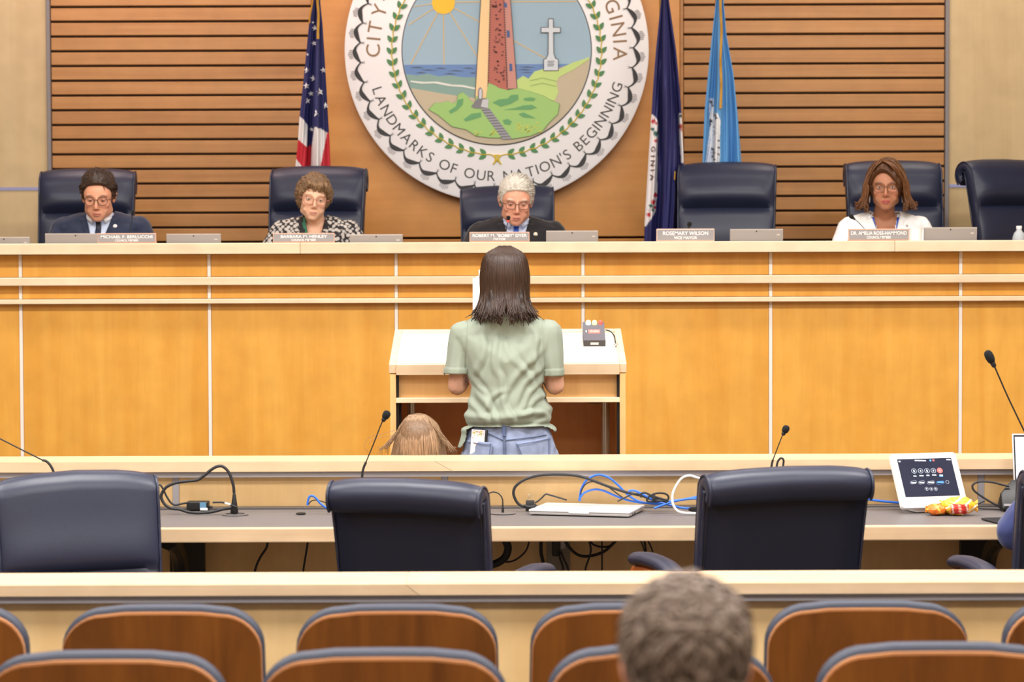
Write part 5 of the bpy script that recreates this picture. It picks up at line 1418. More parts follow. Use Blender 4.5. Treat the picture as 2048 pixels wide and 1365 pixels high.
for k in range(560):
    a = rg.uniform(-1.95, 1.95)                           # angle round the back of the head
    if abs(a) < .10 and rg.random() < .6: a += .3*rg.choice((-1, 1))
    ex, ey = sin(a), -cos(a)
    lift = rg.uniform(.985, 1.035)
    p0 = Vector((hx+.018*ex+rg.uniform(-.006, .006), hy-.035+.035*ey*.6, hz+.118+rg.uniform(-.001, .003)))
    p1 = Vector((hx+.068*ex*lift, hy-.022+.086*ey*lift, hz+.086))
    p2 = Vector((hx+.0845*ex*lift, hy-.022+.104*ey*lift, hz+.020))
    p3 = Vector((hx+.0850*ex*lift, hy-.024+.100*ey*lift, hz-.045))
    zb = 1.392+rg.uniform(-.006, .035)+.012*abs(a)/1.9; gapc = .012
    xe = .112*sin(a*.80)*rg.uniform(.85, 1.12) + rg.uniform(-.010, .010) - .003
    if abs(xe-WX(1013)) < gapc: xe += gapc*1.3*(1 if xe > WX(1013) else -1)
    yb = min(ey*.085, -.03)-.045 if abs(a) < 1.5 else ey*.06-.055
    p4 = Vector((hx*.5+.5*(hx+.0875*ex)+.5*xe*.9, (hy-.018+.094*ey+yb)*.5-.006, hz-.105+rg.uniform(-.01, .01)))
    p4.x = hx+.0875*ex*.55+xe*.42
    p5 = Vector((xe, yb, zb)); 
    if rg.random() < .3: p5 += Vector((rg.uniform(-.02, .02), -.004, rg.uniform(-.012, .006)))
    r0 = rg.uniform(.0028, .0058)
    tube(m, smooth_pts([p0, p1, p2, p3, p4, p5], 4), lambda u, r0=r0: r0*(.45+.75*min(u*4, 1))*(1-.80*max(0, (u-.55)/.45)), 5)
o = mk('hair_locks', m, HW2, sp, 179); o['kind'] = 'stuff'
m = M()
for pts in ([(1052, 575), (1056, 590), (1061, 600), (1063, 612), (1061, 622)], [(1050, 585), (1055, 598), (1059, 607), (1059, 618)], [(1053, 560), (1055, 580), (1052, 600), (1054, 614)], [(1066, 628), (1074, 630), (1080, 634)], [(948, 633), (944, 640), (945, 647)]):
    tube(m, smooth_pts([Vector((WX(x), -.05, WZ(y))) for x, y in pts], 5), .0009, 4)
mk('stray_hair', m, HW2, sp, 179)['kind'] = 'stuff'

# papers held up in both hands
pz = thing('paper_sheets', 'white paper sheets held up in front of the person at the lectern', 'paper', (wl.x, WD+.40, 1.30))
for k, (x0, x1, zt_, yo) in enumerate(((WX(945), WX(945)+.19, WZ(560), .0), (WX(957), WX(957)+.19, WZ(543), .012), (WX(952), WX(952)+.19, WZ(556), .020))):
    vs = []; nu, nv = 10, 12
    for j in range(nv+1):
        for i in range(nu+1):
            u, v = i/nu, j/nv; z = 1.295+(zt_-1.295)*v
            vs.append(((x0+(x1-x0)*u)*(9.7/9.3), yo+.03*(u-.5)**2*4+.02*v*v, z-1.30))
    q = M(); q.add(vs, [(j*(nu+1)+i, j*(nu+1)+i+1, (j+1)*(nu+1)+i+1, (j+1)*(nu+1)+i) for j in range(nv) for i in range(nu)])
    solid(mk('sheet', q, MT['paper'], pz, 179), .0006, 0)

# phone in the left back pocket
hs_ = [bjn.ray_cast(Vector((WX(x), -2, WZ(872))), Vector((0, 1, 0)))[0] for x in (938, 954, 972)]; h = Vector((0, min(q.y for q in hs_)+.002, 0)); pa = math.atan2(hs_[2].y-hs_[0].y, hs_[2].x-hs_[0].x)*.8
ph = thing('phone', 'phone with white speckled case poking from the left back jeans pocket', 'phone', wl+Vector((WX(954.5), h.y-.0085, WZ(928))), rot=(radians(-6), radians(1.5), pa))
hgt = WZ(854.5)-WZ(928)
mk('bumper', Box(-.034, .034, -.005, .005, 0, hgt, .0045, 3), MT['black'], ph, 60)
mk('case_back', Box(-.0325, .0255, -.0066, -.004, .004, hgt-.003, .001, 1), mat('phone_white_case', (240, 226, 222), .4), ph)
m = M(); cols = []; rg = random.Random(4)
pal = [(224, 84, 110), (240, 170, 60), (150, 190, 90), (235, 120, 150), (250, 210, 90)]
for k in range(46):
    x = rg.uniform(-.028, .022); z = hgt-.006-abs(rg.gauss(0, .011)); a = rg.uniform(0, pi); c = rg.choice(pal)
    n0 = len(m.v); box(m, -.0028, .0028, -.0074, -.0064, -.0008, .0008, mtx=Matrix.Translation((x, 0, z)) @ Matrix.Rotation(a, 4, 'Y'))
    cols += [lin(c)[:3]]*(len(m.v)-n0)
o = mk('speckles', m, MT['vcol'], ph, cols=cols); o['kind'] = 'stuff'

# ------------------------------------------------------------------ child in front of the lectern
KD = 9.02
kl = Vector((XP(838, KD, 860), KD, 0)); ktop = ZP(826, KD)
KX = lambda px: (px-838)*KD/FPX
KZ = lambda py: ZP(py, KD, 838)
Hk = hm((0, 0, ktop-.115), 4, 0, 176, .86)
m = M(); head_pieces(m, Hk, True, wide=1.06)
hull(m, [((0, -.015, ktop-.20), (.036, .038, .03)), ((0, -.015, ktop-.27), (.045, .045, .03))])
hull(m, [((-.10, -.01, ktop-.285), (.035, .04, .03)), ((.10, -.01, ktop-.285), (.035, .04, .03)), ((0, 0, ktop-.36), (.10, .075, .05)), ((0, 0, ktop-.50), (.10, .075, .05))])
hull(m, [((0, 0, ktop-.50), (.10, .075, .05)), ((0, 0, ktop-.58), (.108, .085, .05))])
for s in (-1, 1):
    limb(m, [(s*.125, 0, ktop-.30), (s*.15, .03, ktop-.44), (s*.14, .10, ktop-.56)], [.034, .027, .02])
    hand(m, (s*.14, .105, ktop-.57), (0, .35, -1), (s, .3, .1), (0, 1, .3), .35, .62)
    limb(m, [(s*.06, 0, ktop-.60), (s*.065, .01, .26), (s*.065, -.01, .06)], [.062, .045, .032]); hull(m, [((s*.065, -.01, .035), (.03, .035, .03)), ((s*.07, .09, .025), (.03, .035, .02))])
kid, co, f = finish_body('person', m, Hk, .005, (226, 172, 144), (200, 120, 110), 'small child with loose light brown hair standing behind the desk partition', kl)
eyes(kid, Hk, .2, mat('child_lid_skin', (210, 156, 130), .5))
m = M(); hull(m, [((-.105, -.01, ktop-.285), (.04, .05, .036)), ((.105, -.01, ktop-.285), (.04, .05, .036)), ((0, 0, ktop-.40), (.115, .09, .05))]); hull(m, [((0, 0, ktop-.40), (.115, .09, .05)), ((0, 0, ktop-.70), (.17, .14, .04))])
dco, df = fuse(m, .007, 3); solid(mk('dress', cut(dco, df, dco[:, 2] > ktop-.262), mat('child_dress', (150, 96, 104), .85), kid, 179), .003, 1)
HK = hair_mat('light_brown_child_hair', (116, 90, 66), .42, .3, (60, 60, 9)); HK2 = hair_mat('light_brown_child_lock', (148, 118, 90), .4, .4, (60, 60, 9))
def kcrown(p, d): mk_ = hairline(p, .070, -.03, -.12, .015); return mk_*.012 - (1-mk_)*.016
hair_cap(kid, Hk, kcrown, HK)
m = M(); hull(m, [((0, -.045, ktop-.10), (.084, .052, .06)), ((0, -.065, ktop-.30), (.105, .03, .04))]); hco, hf = fuse(m, .006, 3); n = normals(hco, hf); hco += n*(noise1(hco, (80, 80, 8), 2)*.005)[:, None]
mk('hair_drape', (hco, hf), HK, kid, 179)
m = M(); rg = random.Random(9); hx, hy, hz = Hk.translation; g = .86
for k in range(360):
    a = rg.uniform(-2.0, 2.0); ex, ey = sin(a), -cos(a); l = rg.uniform(.99, 1.07)
    px0 = rg.uniform(-.022, .012)
    p0 = Vector((px0+.012*ex, hy-.03+.02*ey, hz+.123*g*1.02)); p1 = Vector((hx+.066*g*ex*l, hy-.012+.074*g*ey*l, hz+.092*g)); p2 = Vector((hx+.094*g*ex*l, hy-.012+.103*g*ey*l, hz+.015))
    fl = rg.uniform(.96, 1.12)
    p3 = Vector((hx+.116*g*ex*fl, hy-.015+.10*g*ey, hz-.085)); p4 = Vector((hx+.136*g*ex*fl*1.08+rg.uniform(-.01, .01), hy-.02+.09*g*ey-.01, hz-.17-rg.uniform(0, .05)))
    r0 = rg.uniform(.0022, .005)
    tube(m, smooth_pts([p0, p1, p2, p3, p4], 4), lambda u, r0=r0: r0*(1-.7*max(0, (u-.5)/.5)), 4)
for k in range(80):                                       # wisps swinging out to both sides
    s = 1 if k < 45 else -1; u0 = rg.random()
    if s > 0: e = rg.random(); P0 = (KX(860+24*u0), KZ(838+40*u0)); P1 = (KX(872+16*u0+12*e), KZ(862+24*u0)); P2 = (KX(888+14*u0+10*e), KZ(884+14*u0)); P3 = (KX(896+22*e), KZ(893+18*rg.random()))
    else: e = rg.random(); P0 = (KX(808-22*u0), KZ(842+36*u0)); P1 = (KX(798-16*u0-12*e), KZ(866+24*u0)); P2 = (KX(784-12*u0-14*e), KZ(886+14*u0)); P3 = (KX(776-30*e*e), KZ(890+26*rg.random()))
    yy = rg.uniform(-.07, .01)
    tube(m, smooth_pts([Vector((p[0], yy, p[1])) for p in (P0, P1, P2, P3)], 4), lambda u: .0010*(1-.6*u), 4)
for pts in ([(790, 860), (760, 868), (742, 872), (732, 882), (729, 894), (736, 902)], [(786, 870), (762, 874), (745, 878), (738, 888)]):
    tube(m, smooth_pts([Vector((KX(x), -.03, KZ(y))) for x, y in pts], 5), .0007, 4)
mk('hair_locks', m, HK2, kid, 179)['kind'] = 'stuff'

# ------------------------------------------------------------------ man in the audience close to the camera
AD = 3.15
al = Vector((XP(1371, AD, 1250), AD, 0)); atop = ZP(1152, AD)
Ha = hm((0, 0, atop-.124), 2, 0, 178, .93)
def seated_back(m, H, hp, seat, wide, reach, floor=0.0, fy=.42):
    z = hp.z; hull(m, [((hp.x, hp.y-.025, z-.075), (.052, .054, .04)), ((hp.x*.5, -.02, z-.19), (.058, .055, .05))])
    k = (z-.0-seat-.08)/.70
    q = M(); torso(q, k, wide); m.add([(x, -y, zz+seat+.08) for x, y, zz in q.v], [tuple(reversed(t)) for t in q.f])
    return k
m = M(); head_pieces(m, Ha, hw if False else False, wide=1.0)
ka = seated_back(m, Ha, Ha.translation, .45, 1.05, 0)
for s in (-1, 1):
    limb(m, [(s*.175, 0, .53+.445*ka), (s*.22, .06, .53+.19*ka), (s*.13, .26, .62)], [.05, .04, .028]); hand(m, (s*.13, .27, .62), (-s*.3, 1, -.1), (0, 0, 1), (s, .3, 0), .3)
    limb(m, [(s*.09, 0, .52), (s*.13, .43, .53), (s*.13, .44, .09)], [.085, .062, .045]); hull(m, [((s*.13, .42, .045), (.04, .05, .045)), ((s*.13, .58, .03), (.04, .05, .03))])
am, co, f = finish_body('person', m, Ha, .005, (222, 158, 132), (190, 110, 100), 'brown-haired person close to the camera, back of the head blurred', al, face=True)
eyes(am, Ha, .1, mat('near_lid_skin', (205, 145, 120), .5))
m = M(); q = M(); torso(q, ka, 1.08, .016); m.add([(x, -y, zz+.53) for x, y, zz in q.v], [tuple(reversed(t)) for t in q.f])
for s in (-1, 1): limb(m, [(s*.18, 0, .53+.448*ka), (s*.22, .06, .53+.19*ka), (s*.14, .25, .62)], [.064, .056, .044])
sco, sf = fuse(m, .008, 3); solid(mk('shirt', cut(sco, sf, (np.hypot(sco[:, 0], sco[:, 1]+.02) < .066) & (sco[:, 2] > .53+.48*ka)), mat('grey_shirt', (92, 98, 112), .85), am, 179), .004, 1)
HA = hair_mat('ash_brown_short_hair', (88, 72, 60), .55, .35, (30, 30, 16))
fa = short_hair(.011, 3.0, .003, .066, -.005, .006, .3, -.085)
hair_cap(am, Ha, fa, HA)
locks(am, Ha, fa, hair_mat('ash_brown_lock', (112, 94, 80), .5, .3), 900, .034, .0034, lambda p, g: (p.x*8+g.uniform(-.6, .6), g.uniform(-.3, .8), -.5 if p.z < .07 else g.uniform(-.3, .3)), 6, lift=.4, thr=.003)

# ------------------------------------------------------------------ person at the right edge in the navy sleeve
EL = Vector((1.89, 7.80, 0))
He = hm((0, .03, 1.20), 8, 0, 175, .98)
m = M(); head_pieces(m, He); ke = seated_back(m, He, He.translation, .45, 1.0, 0)
A = {-1: [(-.175, .0, .53+.445*ke), (-.305, .05, .775), (-.14, .33, ZT+.035)], 1: [(.175, .0, .53+.445*ke), (.22, .10, .78), (.13, .34, ZT+.035)]}
for s in (-1, 1):
    limb(m, A[s], [.05, .04, .028]); hand(m, A[s][2], (-s*.2, 1, 0), (0, 0, 1), (s, .2, 0), .2)
    limb(m, [(s*.09, 0, .52), (s*.12, .36, .53), (s*.12, .34, .09)], [.085, .062, .045]); hull(m, [((s*.12, .33, .045), (.04, .05, .045)), ((s*.12, .46, .03), (.04, .05, .03))])
ep, co, f = finish_body('person', m, He, .006, (214, 158, 130), (190, 110, 100), 'person at the frame edge, only a navy sleeve on the chair arm showing', EL)
m = M(); q = M(); torso(q, ke, 1.04, .016); m.add([(x, -y, zz+.53) for x, y, zz in q.v], [tuple(reversed(t)) for t in q.f])
for s in (-1, 1): limb(m, [A[s][0], A[s][1], tuple(Vector(A[s][1]).lerp(Vector(A[s][2]), .85))], [.066, .060, .046])
sco, sf = fuse(m, .007, 3); n = normals(sco, sf); sco += n*(noise1(sco, (22, 22, 22), 1)*.004)[:, None]
solid(mk('jumper', cut(sco, sf, (np.hypot(sco[:, 0], sco[:, 1]+.02) < .066) & (sco[:, 2] > .53+.48*ke)), mat('navy_jumper', (44, 54, 104), .9, sheen=.2, bump=.3, bscale=300), ep, 179), .004, 1)
hair_cap(ep, He, short_hair(.013, 5.0, .004), hair_mat('dark_hair_edge', (52, 40, 34)))
# ------------------------------------------------------------------ name plates, tablets, microphones on the dais
PLATE_F = mat('name_plate_frame', (212, 170, 148), .5, spec=.2); PLATE_G = mat('name_plate_grey', (150, 147, 148), .6, spec=.2); PLATE_T = mat('name_plate_text', (248, 246, 244), .5)
def name_plate(px0, px1, py0, py1, line1, line2, label, gapx=1.0, frame=None):
    d = DD+.05; c = P((px0+px1)/2, py1, d); w = (px1-px0)*d/FPX; h = ZP(py0, d)-ZL
    t = thing('name_plate', label, 'name plate', (c.x, d, ZL), 0, 'name plates along the dais ledge', rot=(radians(0), 0, 0))
    mk('holder', Box(-w/2, w/2, 0, .012, 0, h, .002, 1), frame or PLATE_F, t)
    mk('plate', Box(-w/2+.004, w/2-.004, -.002, .002, .006, h-.005), PLATE_G, t)
    mk('foot', Box(-w/2, w/2, .012, .035, 0, .006), frame or PLATE_F, t)
    m = M(); text_on(m, line1, h*.42, lambda x, y: (x, -.0026, h*.50+y), .012, width=w*gapx)
    mk('lettering', m, PLATE_T, t)['kind'] = 'stuff'
    m = M(); text_on(m, line2, h*.30, lambda x, y: (x, -.0026, h*.18+y), .012, width=w*(.40 if len(line2) > 8 else .20 if len(line2) < 7 else .34))
    mk('title_lettering', m, PLATE_T, t)['kind'] = 'stuff'
name_plate(195, 312, 464, 487, 'MICHAEL F. BERLUCCHI', 'COUNCIL MEMBER', 'grey name plate in front of the man in the navy suit', .88)
name_plate(546, 669, 465, 486, 'BARBARA M. HENLEY', 'COUNCIL MEMBER', 'grey name plate in front of the woman in the patterned cardigan', .75)
name_plate(939, 1059, 464, 485, 'ROBERT M. "BOBBY" DYER', 'MAYOR', 'grey name plate in front of the white-haired man', .90)
name_plate(1313, 1429, 459, 482, 'ROSEMARY WILSON', 'VICE MAYOR', 'grey name plate in front of the empty navy chair', .78, mat('name_plate_frame_pale', (218, 188, 170), .5))
name_plate(1697, 1818, 460.5, 481, 'DR. AMELIA ROSS-HAMMOND', 'COUNCIL MEMBER', 'grey name plate in front of the woman in the white jacket', .92)

LIDM = mat('tablet_grey', (148, 141, 136), .5, .1, spec=.3); SCR = mat('dark_screen', (24, 26, 32), .15)
def tablet(px0, px1, py, label, logo=True):
    d = 11.93; x0, x1 = XP(px0, d, py), XP(px1, d, py); w = x1-x0; zt = ZP(py, d)
    h = zt-WORK
    t = thing('tablet_computer', label, 'tablet', ((x0+x1)/2, d, WORK), 0, 'tablets along the dais')
    R = Matrix.Rotation(radians(6), 4, 'X')
    m = M(); box(m, -w/2, w/2, -.0045, .0045, 0, h/cos(radians(6)), .003, 2, R); mk('lid', m, LIDM, t, 40)
    m = M(); box(m, -w/2+.001, w/2-.001, -.0048, .003, h/cos(radians(6))-.003, h/cos(radians(6))+.0008, mtx=R); mk('top_edge', m, MT['silver'], t)
    m = M(); box(m, -w/2+.008, w/2-.008, .0045, .0052, .02, h-.008, mtx=R); mk('screen', m, SCR, t)
    m = M(); lathe(m, [(.0035, 0), (.0035, .001)], 10, R @ Matrix.Translation((0, -.0045, h-.008)) @ Matrix.Rotation(pi/2, 4, 'X')); mk('camera_lens', m, MT['black'], t)
    m = M(); box(m, w*.38, w*.44, -.0052, -.0044, h-.028, h-.022, mtx=R); mk('badge', m, MT['silver'], t)
    mk('keyboard', Box(-w/2, w/2, .004, .17, 0, .008, .002, 1), MT['black'], t)
    m = M(); box(m, -w*.4, w*.4, -.024, -.020, 0, .004); box(m, -w*.4, w*.4, -.022, -.004, .0, .003); mk('kickstand', m, LIDM, t)
tablet(-42, 62, 471, 'grey tablet cut by the left edge on the dais')
tablet(92, 214, 464.5, 'large silver tablet behind the name plate of the man in the navy suit')
tablet(334, 443, 466, 'grey tablet between the man in the navy suit and the woman in the cardigan')
tablet(700, 806, 468.5, 'grey tablet to one side of the woman in the patterned cardigan')
tablet(1092, 1196, 462.5, 'grey tablet beside the white-haired man')
tablet(1459, 1565, 460.5, 'grey tablet in front of the empty navy chair')
tablet(1846, 1952, 458.5, 'grey tablet beside the woman in the white jacket')

def gooseneck(label, stem, neck, d, zbase, head=(.011, .034), stem_r=.0022, neck_r=.0045, group=None, ring=None, foamc=None, dbase=None):
    """stem: points from the head down; neck: thicker flexible part down to the base"""
    pts = [P(x, y, d) for x, y in stem]; np_ = [P(x, y, d) for x, y in neck]
    b = Vector((np_[-1].x, d, zbase))
    t = thing('gooseneck_microphone', label, 'microphone', b, 0, group)
    a = (pts[0]-pts[1]).normalized(); q = a.to_track_quat('Z', 'Y').to_matrix().to_4x4()
    r, l = head
    mk('foam_windscreen', lathe(M(), [(r*.55, 0), (r*.85, l*.15), (r, l*.45), (r*.97, l*.7), (r*.75, l*.9), (r*.3, l), (.0005, l*1.01)], 16, Matrix.Translation(pts[0]-b) @ q), foamc or MT['foam'], t, 60)
    mk('collar', lathe(M(), [(stem_r*1.3, -l*.40), (r*.5, -l*.30), (r*.6, -l*.05), (r*.55, l*.04)], 12, Matrix.Translation(pts[0]-b) @ q), ring or MT['rubber'], t, 60)
    mk('stem', tube(M(), [p-b for p in smooth_pts(pts, 6)], stem_r, 8), MT['black'], t, 60)
    mk('flexible_neck', tube(M(), [p-b for p in smooth_pts(np_, 6)] + [Vector((0, 0, .004))], neck_r, 8), MT['rubber'], t, 60)
    mk('base', lathe(M(), [(.03, 0), (.03, .010), (.012, .018), (.006, .03)], 18), MT['black'], t, 40)
GD = 'microphones on the dais'; GS = 'microphones on the grey desk'
gooseneck('thin black microphone in front of the suited man', [(264.5, 432), (263, 445), (259, 466)], [(259, 466), (258, 480), (257, 500)], 11.93-.10, WORK, (.006, .026), .0016, .003, GD)
gooseneck('microphone with lit red ring below the face of the white-haired man', [(1016, 441), (1014, 452), (1011, 470)], [(1011, 470), (1010, 480), (1010, 500)], 11.80, WORK, (.010, .022), .0018, .003, GD, mat('red_ring_light', (255, 70, 70), .4, emit=(255, 60, 60), es=1.2))
gooseneck('small bent microphone in front of the empty navy chair', [(1378, 453), (1376.5, 460), (1374, 470)], [(1374, 470), (1374, 480), (1374, 500)], 11.80, WORK, (.0115, .022), .0018, .003, GD)
gooseneck('slanting microphone in front of the woman in the white jacket', [(1707, 437), (1718, 446), (1734, 464)], [(1734, 464), (1740, 472), (1744, 500)], 11.80, WORK, (.010, .026), .0018, .003, GD)
ZD = ZT+.001
gooseneck('slim black microphone rising beside the child', [(768.5, 838), (762, 850), (748, 886), (732, 925)], [(732, 925), (727, 937), (724.5, 952), (723, 985), (723, 1012)], 8.50, ZD, (.0135, .030), .0021, .0042, GS)
gooseneck('short black microphone above the desk chair beside the white cable', [(1568, 866), (1563, 876), (1553, 902), (1546, 920)], [(1546, 920), (1543.5, 930), (1542, 950), (1542, 1012)], 8.50, ZD, (.0125, .027), .0019, .0038, GS)
gooseneck('tall black microphone standing out against the dais near the frame edge', [(1985, 726), (1991, 738), (2016, 795), (2050, 866)], [(2050, 866), (2066, 900), (2078, 940), (2080, 1010)], 8.45, ZD, (.0155, .046), .0027, .0046, GS)
gooseneck('black microphone bending out of frame above the swivelled chair', [(-60, 846), (-40, 857), (0, 878), (85, 921)], [(85, 921), (94, 924), (103, 935), (108, 950), (110, 985), (110, 1012)], 8.50, ZD, (.0135, .030), .0024, .0045, GS)

# water bottle, cup on the dais
bo = thing('water_bottle', 'clear plastic water bottle beside the sideways navy chair', 'bottle', (XP(2038, 11.95, 470), 11.95, WORK))
hb_ = ZP(455.5, 11.95)-WORK
mk('bottle_body', lathe(M(), [(.002, .001), (.030, .001), (.032, .01), (.032, hb_-.075), (.031, hb_-.055), (.024, hb_-.035), (.013, hb_-.022), (.0125, hb_-.012), (.0105, hb_-.012), (.011, hb_-.024), (.022, hb_-.037), (.029, hb_-.056), (.030, hb_-.075), (.030, .012), (.002, .004)], 24, cap=False), mat('clear_plastic', (236, 242, 246), .06, trans=.6, ior=1.3), bo, 60)
mk('cap', lathe(M(), [(.0135, hb_-.014), (.0135, hb_-.001), (.012, hb_)], 20), MT['white_plastic'], bo, 40)
mk('label_band', lathe(M(), [(.0322, .05), (.0322, .10)], 24, cap=False), mat('bottle_label', (210, 222, 236), .5), bo, 60)
cu = thing('paper_cup', 'white cup between name plate and tablet beside the white jacket', 'cup', (XP(1831, 11.90, 470), 11.90, WORK))
hc_ = ZP(459.5, 11.90)-WORK
mk('cup_wall', lathe(M(), [(.022, 0), (.031, hc_), (.0295, hc_), (.0205, .003), (.001, .003)], 24, cap=False), MT['white_plastic'], cu, 60)
mk('rim', tube(M(), [Vector((.031*cos(2*pi*k/24), .031*sin(2*pi*k/24), hc_)) for k in range(25)], .0018, 6, False), MT['white_plastic'], cu, 60)

# ------------------------------------------------------------------ things on the grey desk
def on_desk(px, py, z=None):
    o = Vector((0, 0, CAM_H)); d = P(px, py, 8)-o
    return o + d*(((ZT if z is None else z)-CAM_H)/d.z)
def k3(x, y): return (x/5.689+300, y/5.689+920)
def k1(x, y): return (x/4.551+960, y/4.551+930)
def kz(x, y): return (x/4.708+1740, y/4.708+860)
def cable(label, pts, r, material, kf, d=8.55, group=None, name='cable', dfun=None, cat='cable', n=7):
    pp = []
    for i, q in enumerate(pts):
        px, py = kf(*q[:2]); dd = q[2] if len(q) > 2 else d
        p = P(px, py, dd)
        if p.z < ZT+r and dd < 8.74 and dfun != 'under': p = on_desk(px, py, ZT+r)
        if p.y > Y2+.05-r: p = P(px, py, Y2+.048-r)
        pp.append(p)
    return top(name, tube(M(), smooth_pts(pp, n), r, 8), material, label, cat, group, 60)
def kp(x, y): return (x, y)
CB = MT['rubber']
cable('thick black power cord looping up to its plug beside the black adapter', [(957, 380), (945, 280), (900, 150), (835, 82), (770, 76), (700, 112), (620, 178), (540, 230), (420, 246), (300, 262), (190, 310), (137, 380), (130, 440), (170, 510), (240, 553), (340, 566), (430, 595), (550, 607), (700, 595), (850, 560), (985, 545)], .0052, CB, k3, 8.52, name='looped_cable')
cable('thin black lead running from the adapter behind the swivelled chair', [(446, 487), (370, 500), (290, 516), (240, 492), (190, 420), (150, 338), (118, 290), (70, 294), (30, 328)], .0034, CB, k3, 8.56, name='adapter_lead')
cable('loose grey lead curling behind the swivelled chair edge', [(30, 362), (75, 395), (86, 450), (62, 520)], .0022, CB, k3, 8.60, name='grey_lead')
cable('short black cord with white tag joining the adapter and plug', [(712, 488), (770, 486), (840, 490), (930, 520), (990, 542)], .0032, CB, k3, 8.50, name='tagged_cable')
tp = P(*k3(882, 501), 8.49); tg = [o for o in COL.objects if o.name == 'tagged_cable'][0]
mk('white_tag', Box(-.010, .010, -.004, .004, -.0028, .0028, .001, 1, Matrix.Translation(tp-tg.location) @ Matrix.Rotation(radians(18), 4, 'Y')), MT['white_plastic'], tg)
pl_ = P(*k3(958, 380), 8.52); pb_ = on_desk(*k3(962, 522))
pg = thing('power_plug', 'black moulded plug standing in the desk outlet', 'plug', (pl_.x, 8.52, ZT))
hgt = pl_.z-ZT
mk('plug_body', hull(M(), [((0, 0, .006), (.014, .012, .006)), ((0, 0, hgt*.4), (.011, .010, .006)), ((0, 0, hgt*.55), (.0065, .0065, .006)), ((0, 0, hgt-.004), (.0055, .0055, .004))]), MT['black'], pg, 60)
mk('grommet_ring', lathe(M(), [(.045, 0), (.045, .002), (.034, .003), (.034, 0)], 28, Matrix.Translation((.004, -.01, 0)), cap=False), MT['laminate'], pg, 40)
ab = on_desk(*k3(580, 545))
ad = thing('power_adapter', 'black power adapter brick with small label lying on the desk', 'adapter', (ab.x, 8.66, ZT), radians(-3))
mk('case', Box(-.0375, .0375, -.022, .022, .001, .031, .005, 3), MT['black'], ad, 50)
mk('blue_sticker', Box(.010, .032, -.0226, -.0218, .010, .029), mat('adapter_sticker', (96, 140, 170), .5), ad)
mk('white_sticker', Box(.011, .037, -.0232, -.022, .001, .010), MT['white_plastic'], ad)
mk('cord_relief', tube(M(), [(.036, 0, .012), (.050, 0, .010)], .004, 8), MT['rubber'], ad, 60)
cable('bright blue network cable arching out of a desk grommet behind the chair', [(1790, 520), (1797, 470), (1812, 425), (1845, 410), (1890, 440), (1940, 500), (2030, 560), (2120, 570)], .0036, MT['blue_cable'], k3, 8.52, name='network_cable', group='blue network cables')
cable('thin black lead beside the arching blue cable', [(1800, 512), (1830, 475), (1880, 460), (1940, 470), (2020, 500), (2100, 540)], .0020, CB, k3, 8.54, name='thin_lead')
g0 = on_desk(*k3(1792, 520)); top('desk_grommet', lathe(M(), [(.016, 0), (.018, .003), (.012, .005), (.0005, .005)], 18, Matrix.Translation((g0.x, 8.52, ZT))), MT['black'], 'small black grommet under the arching blue cable', 'grommet', None, 50)
# cluster right of the child's chair
cable('thin black lead arching down to a small upright plug', [(20, 350), (45, 312), (70, 275), (110, 250), (160, 258), (192, 288), (206, 320)], .0022, CB, k1, 8.52, name='plug_lead')
p0 = P(*k1(207, 320), 8.52); g1 = on_desk(*k1(222, 372))
sp_ = thing('small_plug', 'small black upright plug on a flat round desk cover', 'plug', (p0.x, 8.52, ZT))
mk('plug_body', lathe(M(), [(.0045, 0.002), (.0045, .018), (.003, .022), (.002, p0.z-ZT)], 12), MT['black'], sp_, 50)
mk('desk_cover', lathe(M(), [(.044, 0), (.044, .0015), (.040, .0025), (.0005, .0025)], 28), MT['laminate'], sp_, 40)
cable('thick black cable making the tall arch over the closed laptop', [(425, 385), (375, 372), (340, 345), (315, 300), (305, 250), (330, 190), (420, 130), (550, 97), (700, 90), (850, 97), (960, 120), (1080, 165), (1200, 210), (1330, 250), (1480, 285), (1560, 312), (1720, 335)], .0048, CB, k1, 8.56, name='arching_cable')
GB = 'blue network cables'
cable('blue network cable in the highest arch behind the laptop', [(903, 330), (912, 270), (925, 215), (970, 140), (1040, 100), (1100, 93), (1180, 122), (1250, 180), (1310, 240), (1370, 292), (1450, 335), (1560, 355), (1720, 358)], .0038, MT['blue_cable'], k1, 8.60, GB, 'network_cable')
cable('blue network cable in the lower arch behind the laptop', [(908, 330), (918, 290), (960, 250), (1040, 226), (1120, 236), (1200, 270), (1290, 306), (1380, 332), (1480, 348), (1600, 348), (1750, 330), (1880, 312), (1990, 288)], .0036, MT['blue_cable'], k1, 8.57, GB, 'network_cable')
cable('blue network cable end lying loose before the white cable', [(1585, 398), (1680, 362), (1780, 332), (1900, 312), (1990, 310)], .0038, MT['blue_cable'], k1, 8.50, GB, 'network_cable')
cable('blue network cable passing under the black tie towards the chair', [(1350, 240), (1410, 238), (1500, 280), (1600, 335), (1750, 372), (1850, 396), (1990, 402)], .0038, MT['blue_cable'], k1, 8.53, GB, 'network_cable')
cable('thin black cable rising with the blue arches', [(905, 330), (928, 225), (980, 165), (1050, 156), (1130, 178), (1210, 235), (1310, 308)], .0022, CB, k1, 8.58, name='thin_lead')
cable('thin black cable joining the tied bundle', [(1250, 335), (1320, 300), (1400, 265), (1480, 275), (1580, 300), (1660, 310)], .0026, CB, k1, 8.55, name='thin_lead')
cable('black looped end of the tied cable bundle', [(1470, 300), (1462, 270), (1500, 256), (1560, 280), (1620, 300), (1700, 320), (1715, 290), (1680, 262), (1600, 262), (1540, 290), (1520, 330), (1580, 335), (1680, 330), (1700, 350)], .0034, CB, k1, 8.50, name='looped_cable')
tb0 = P(*k1(1586, 312), 8.49)
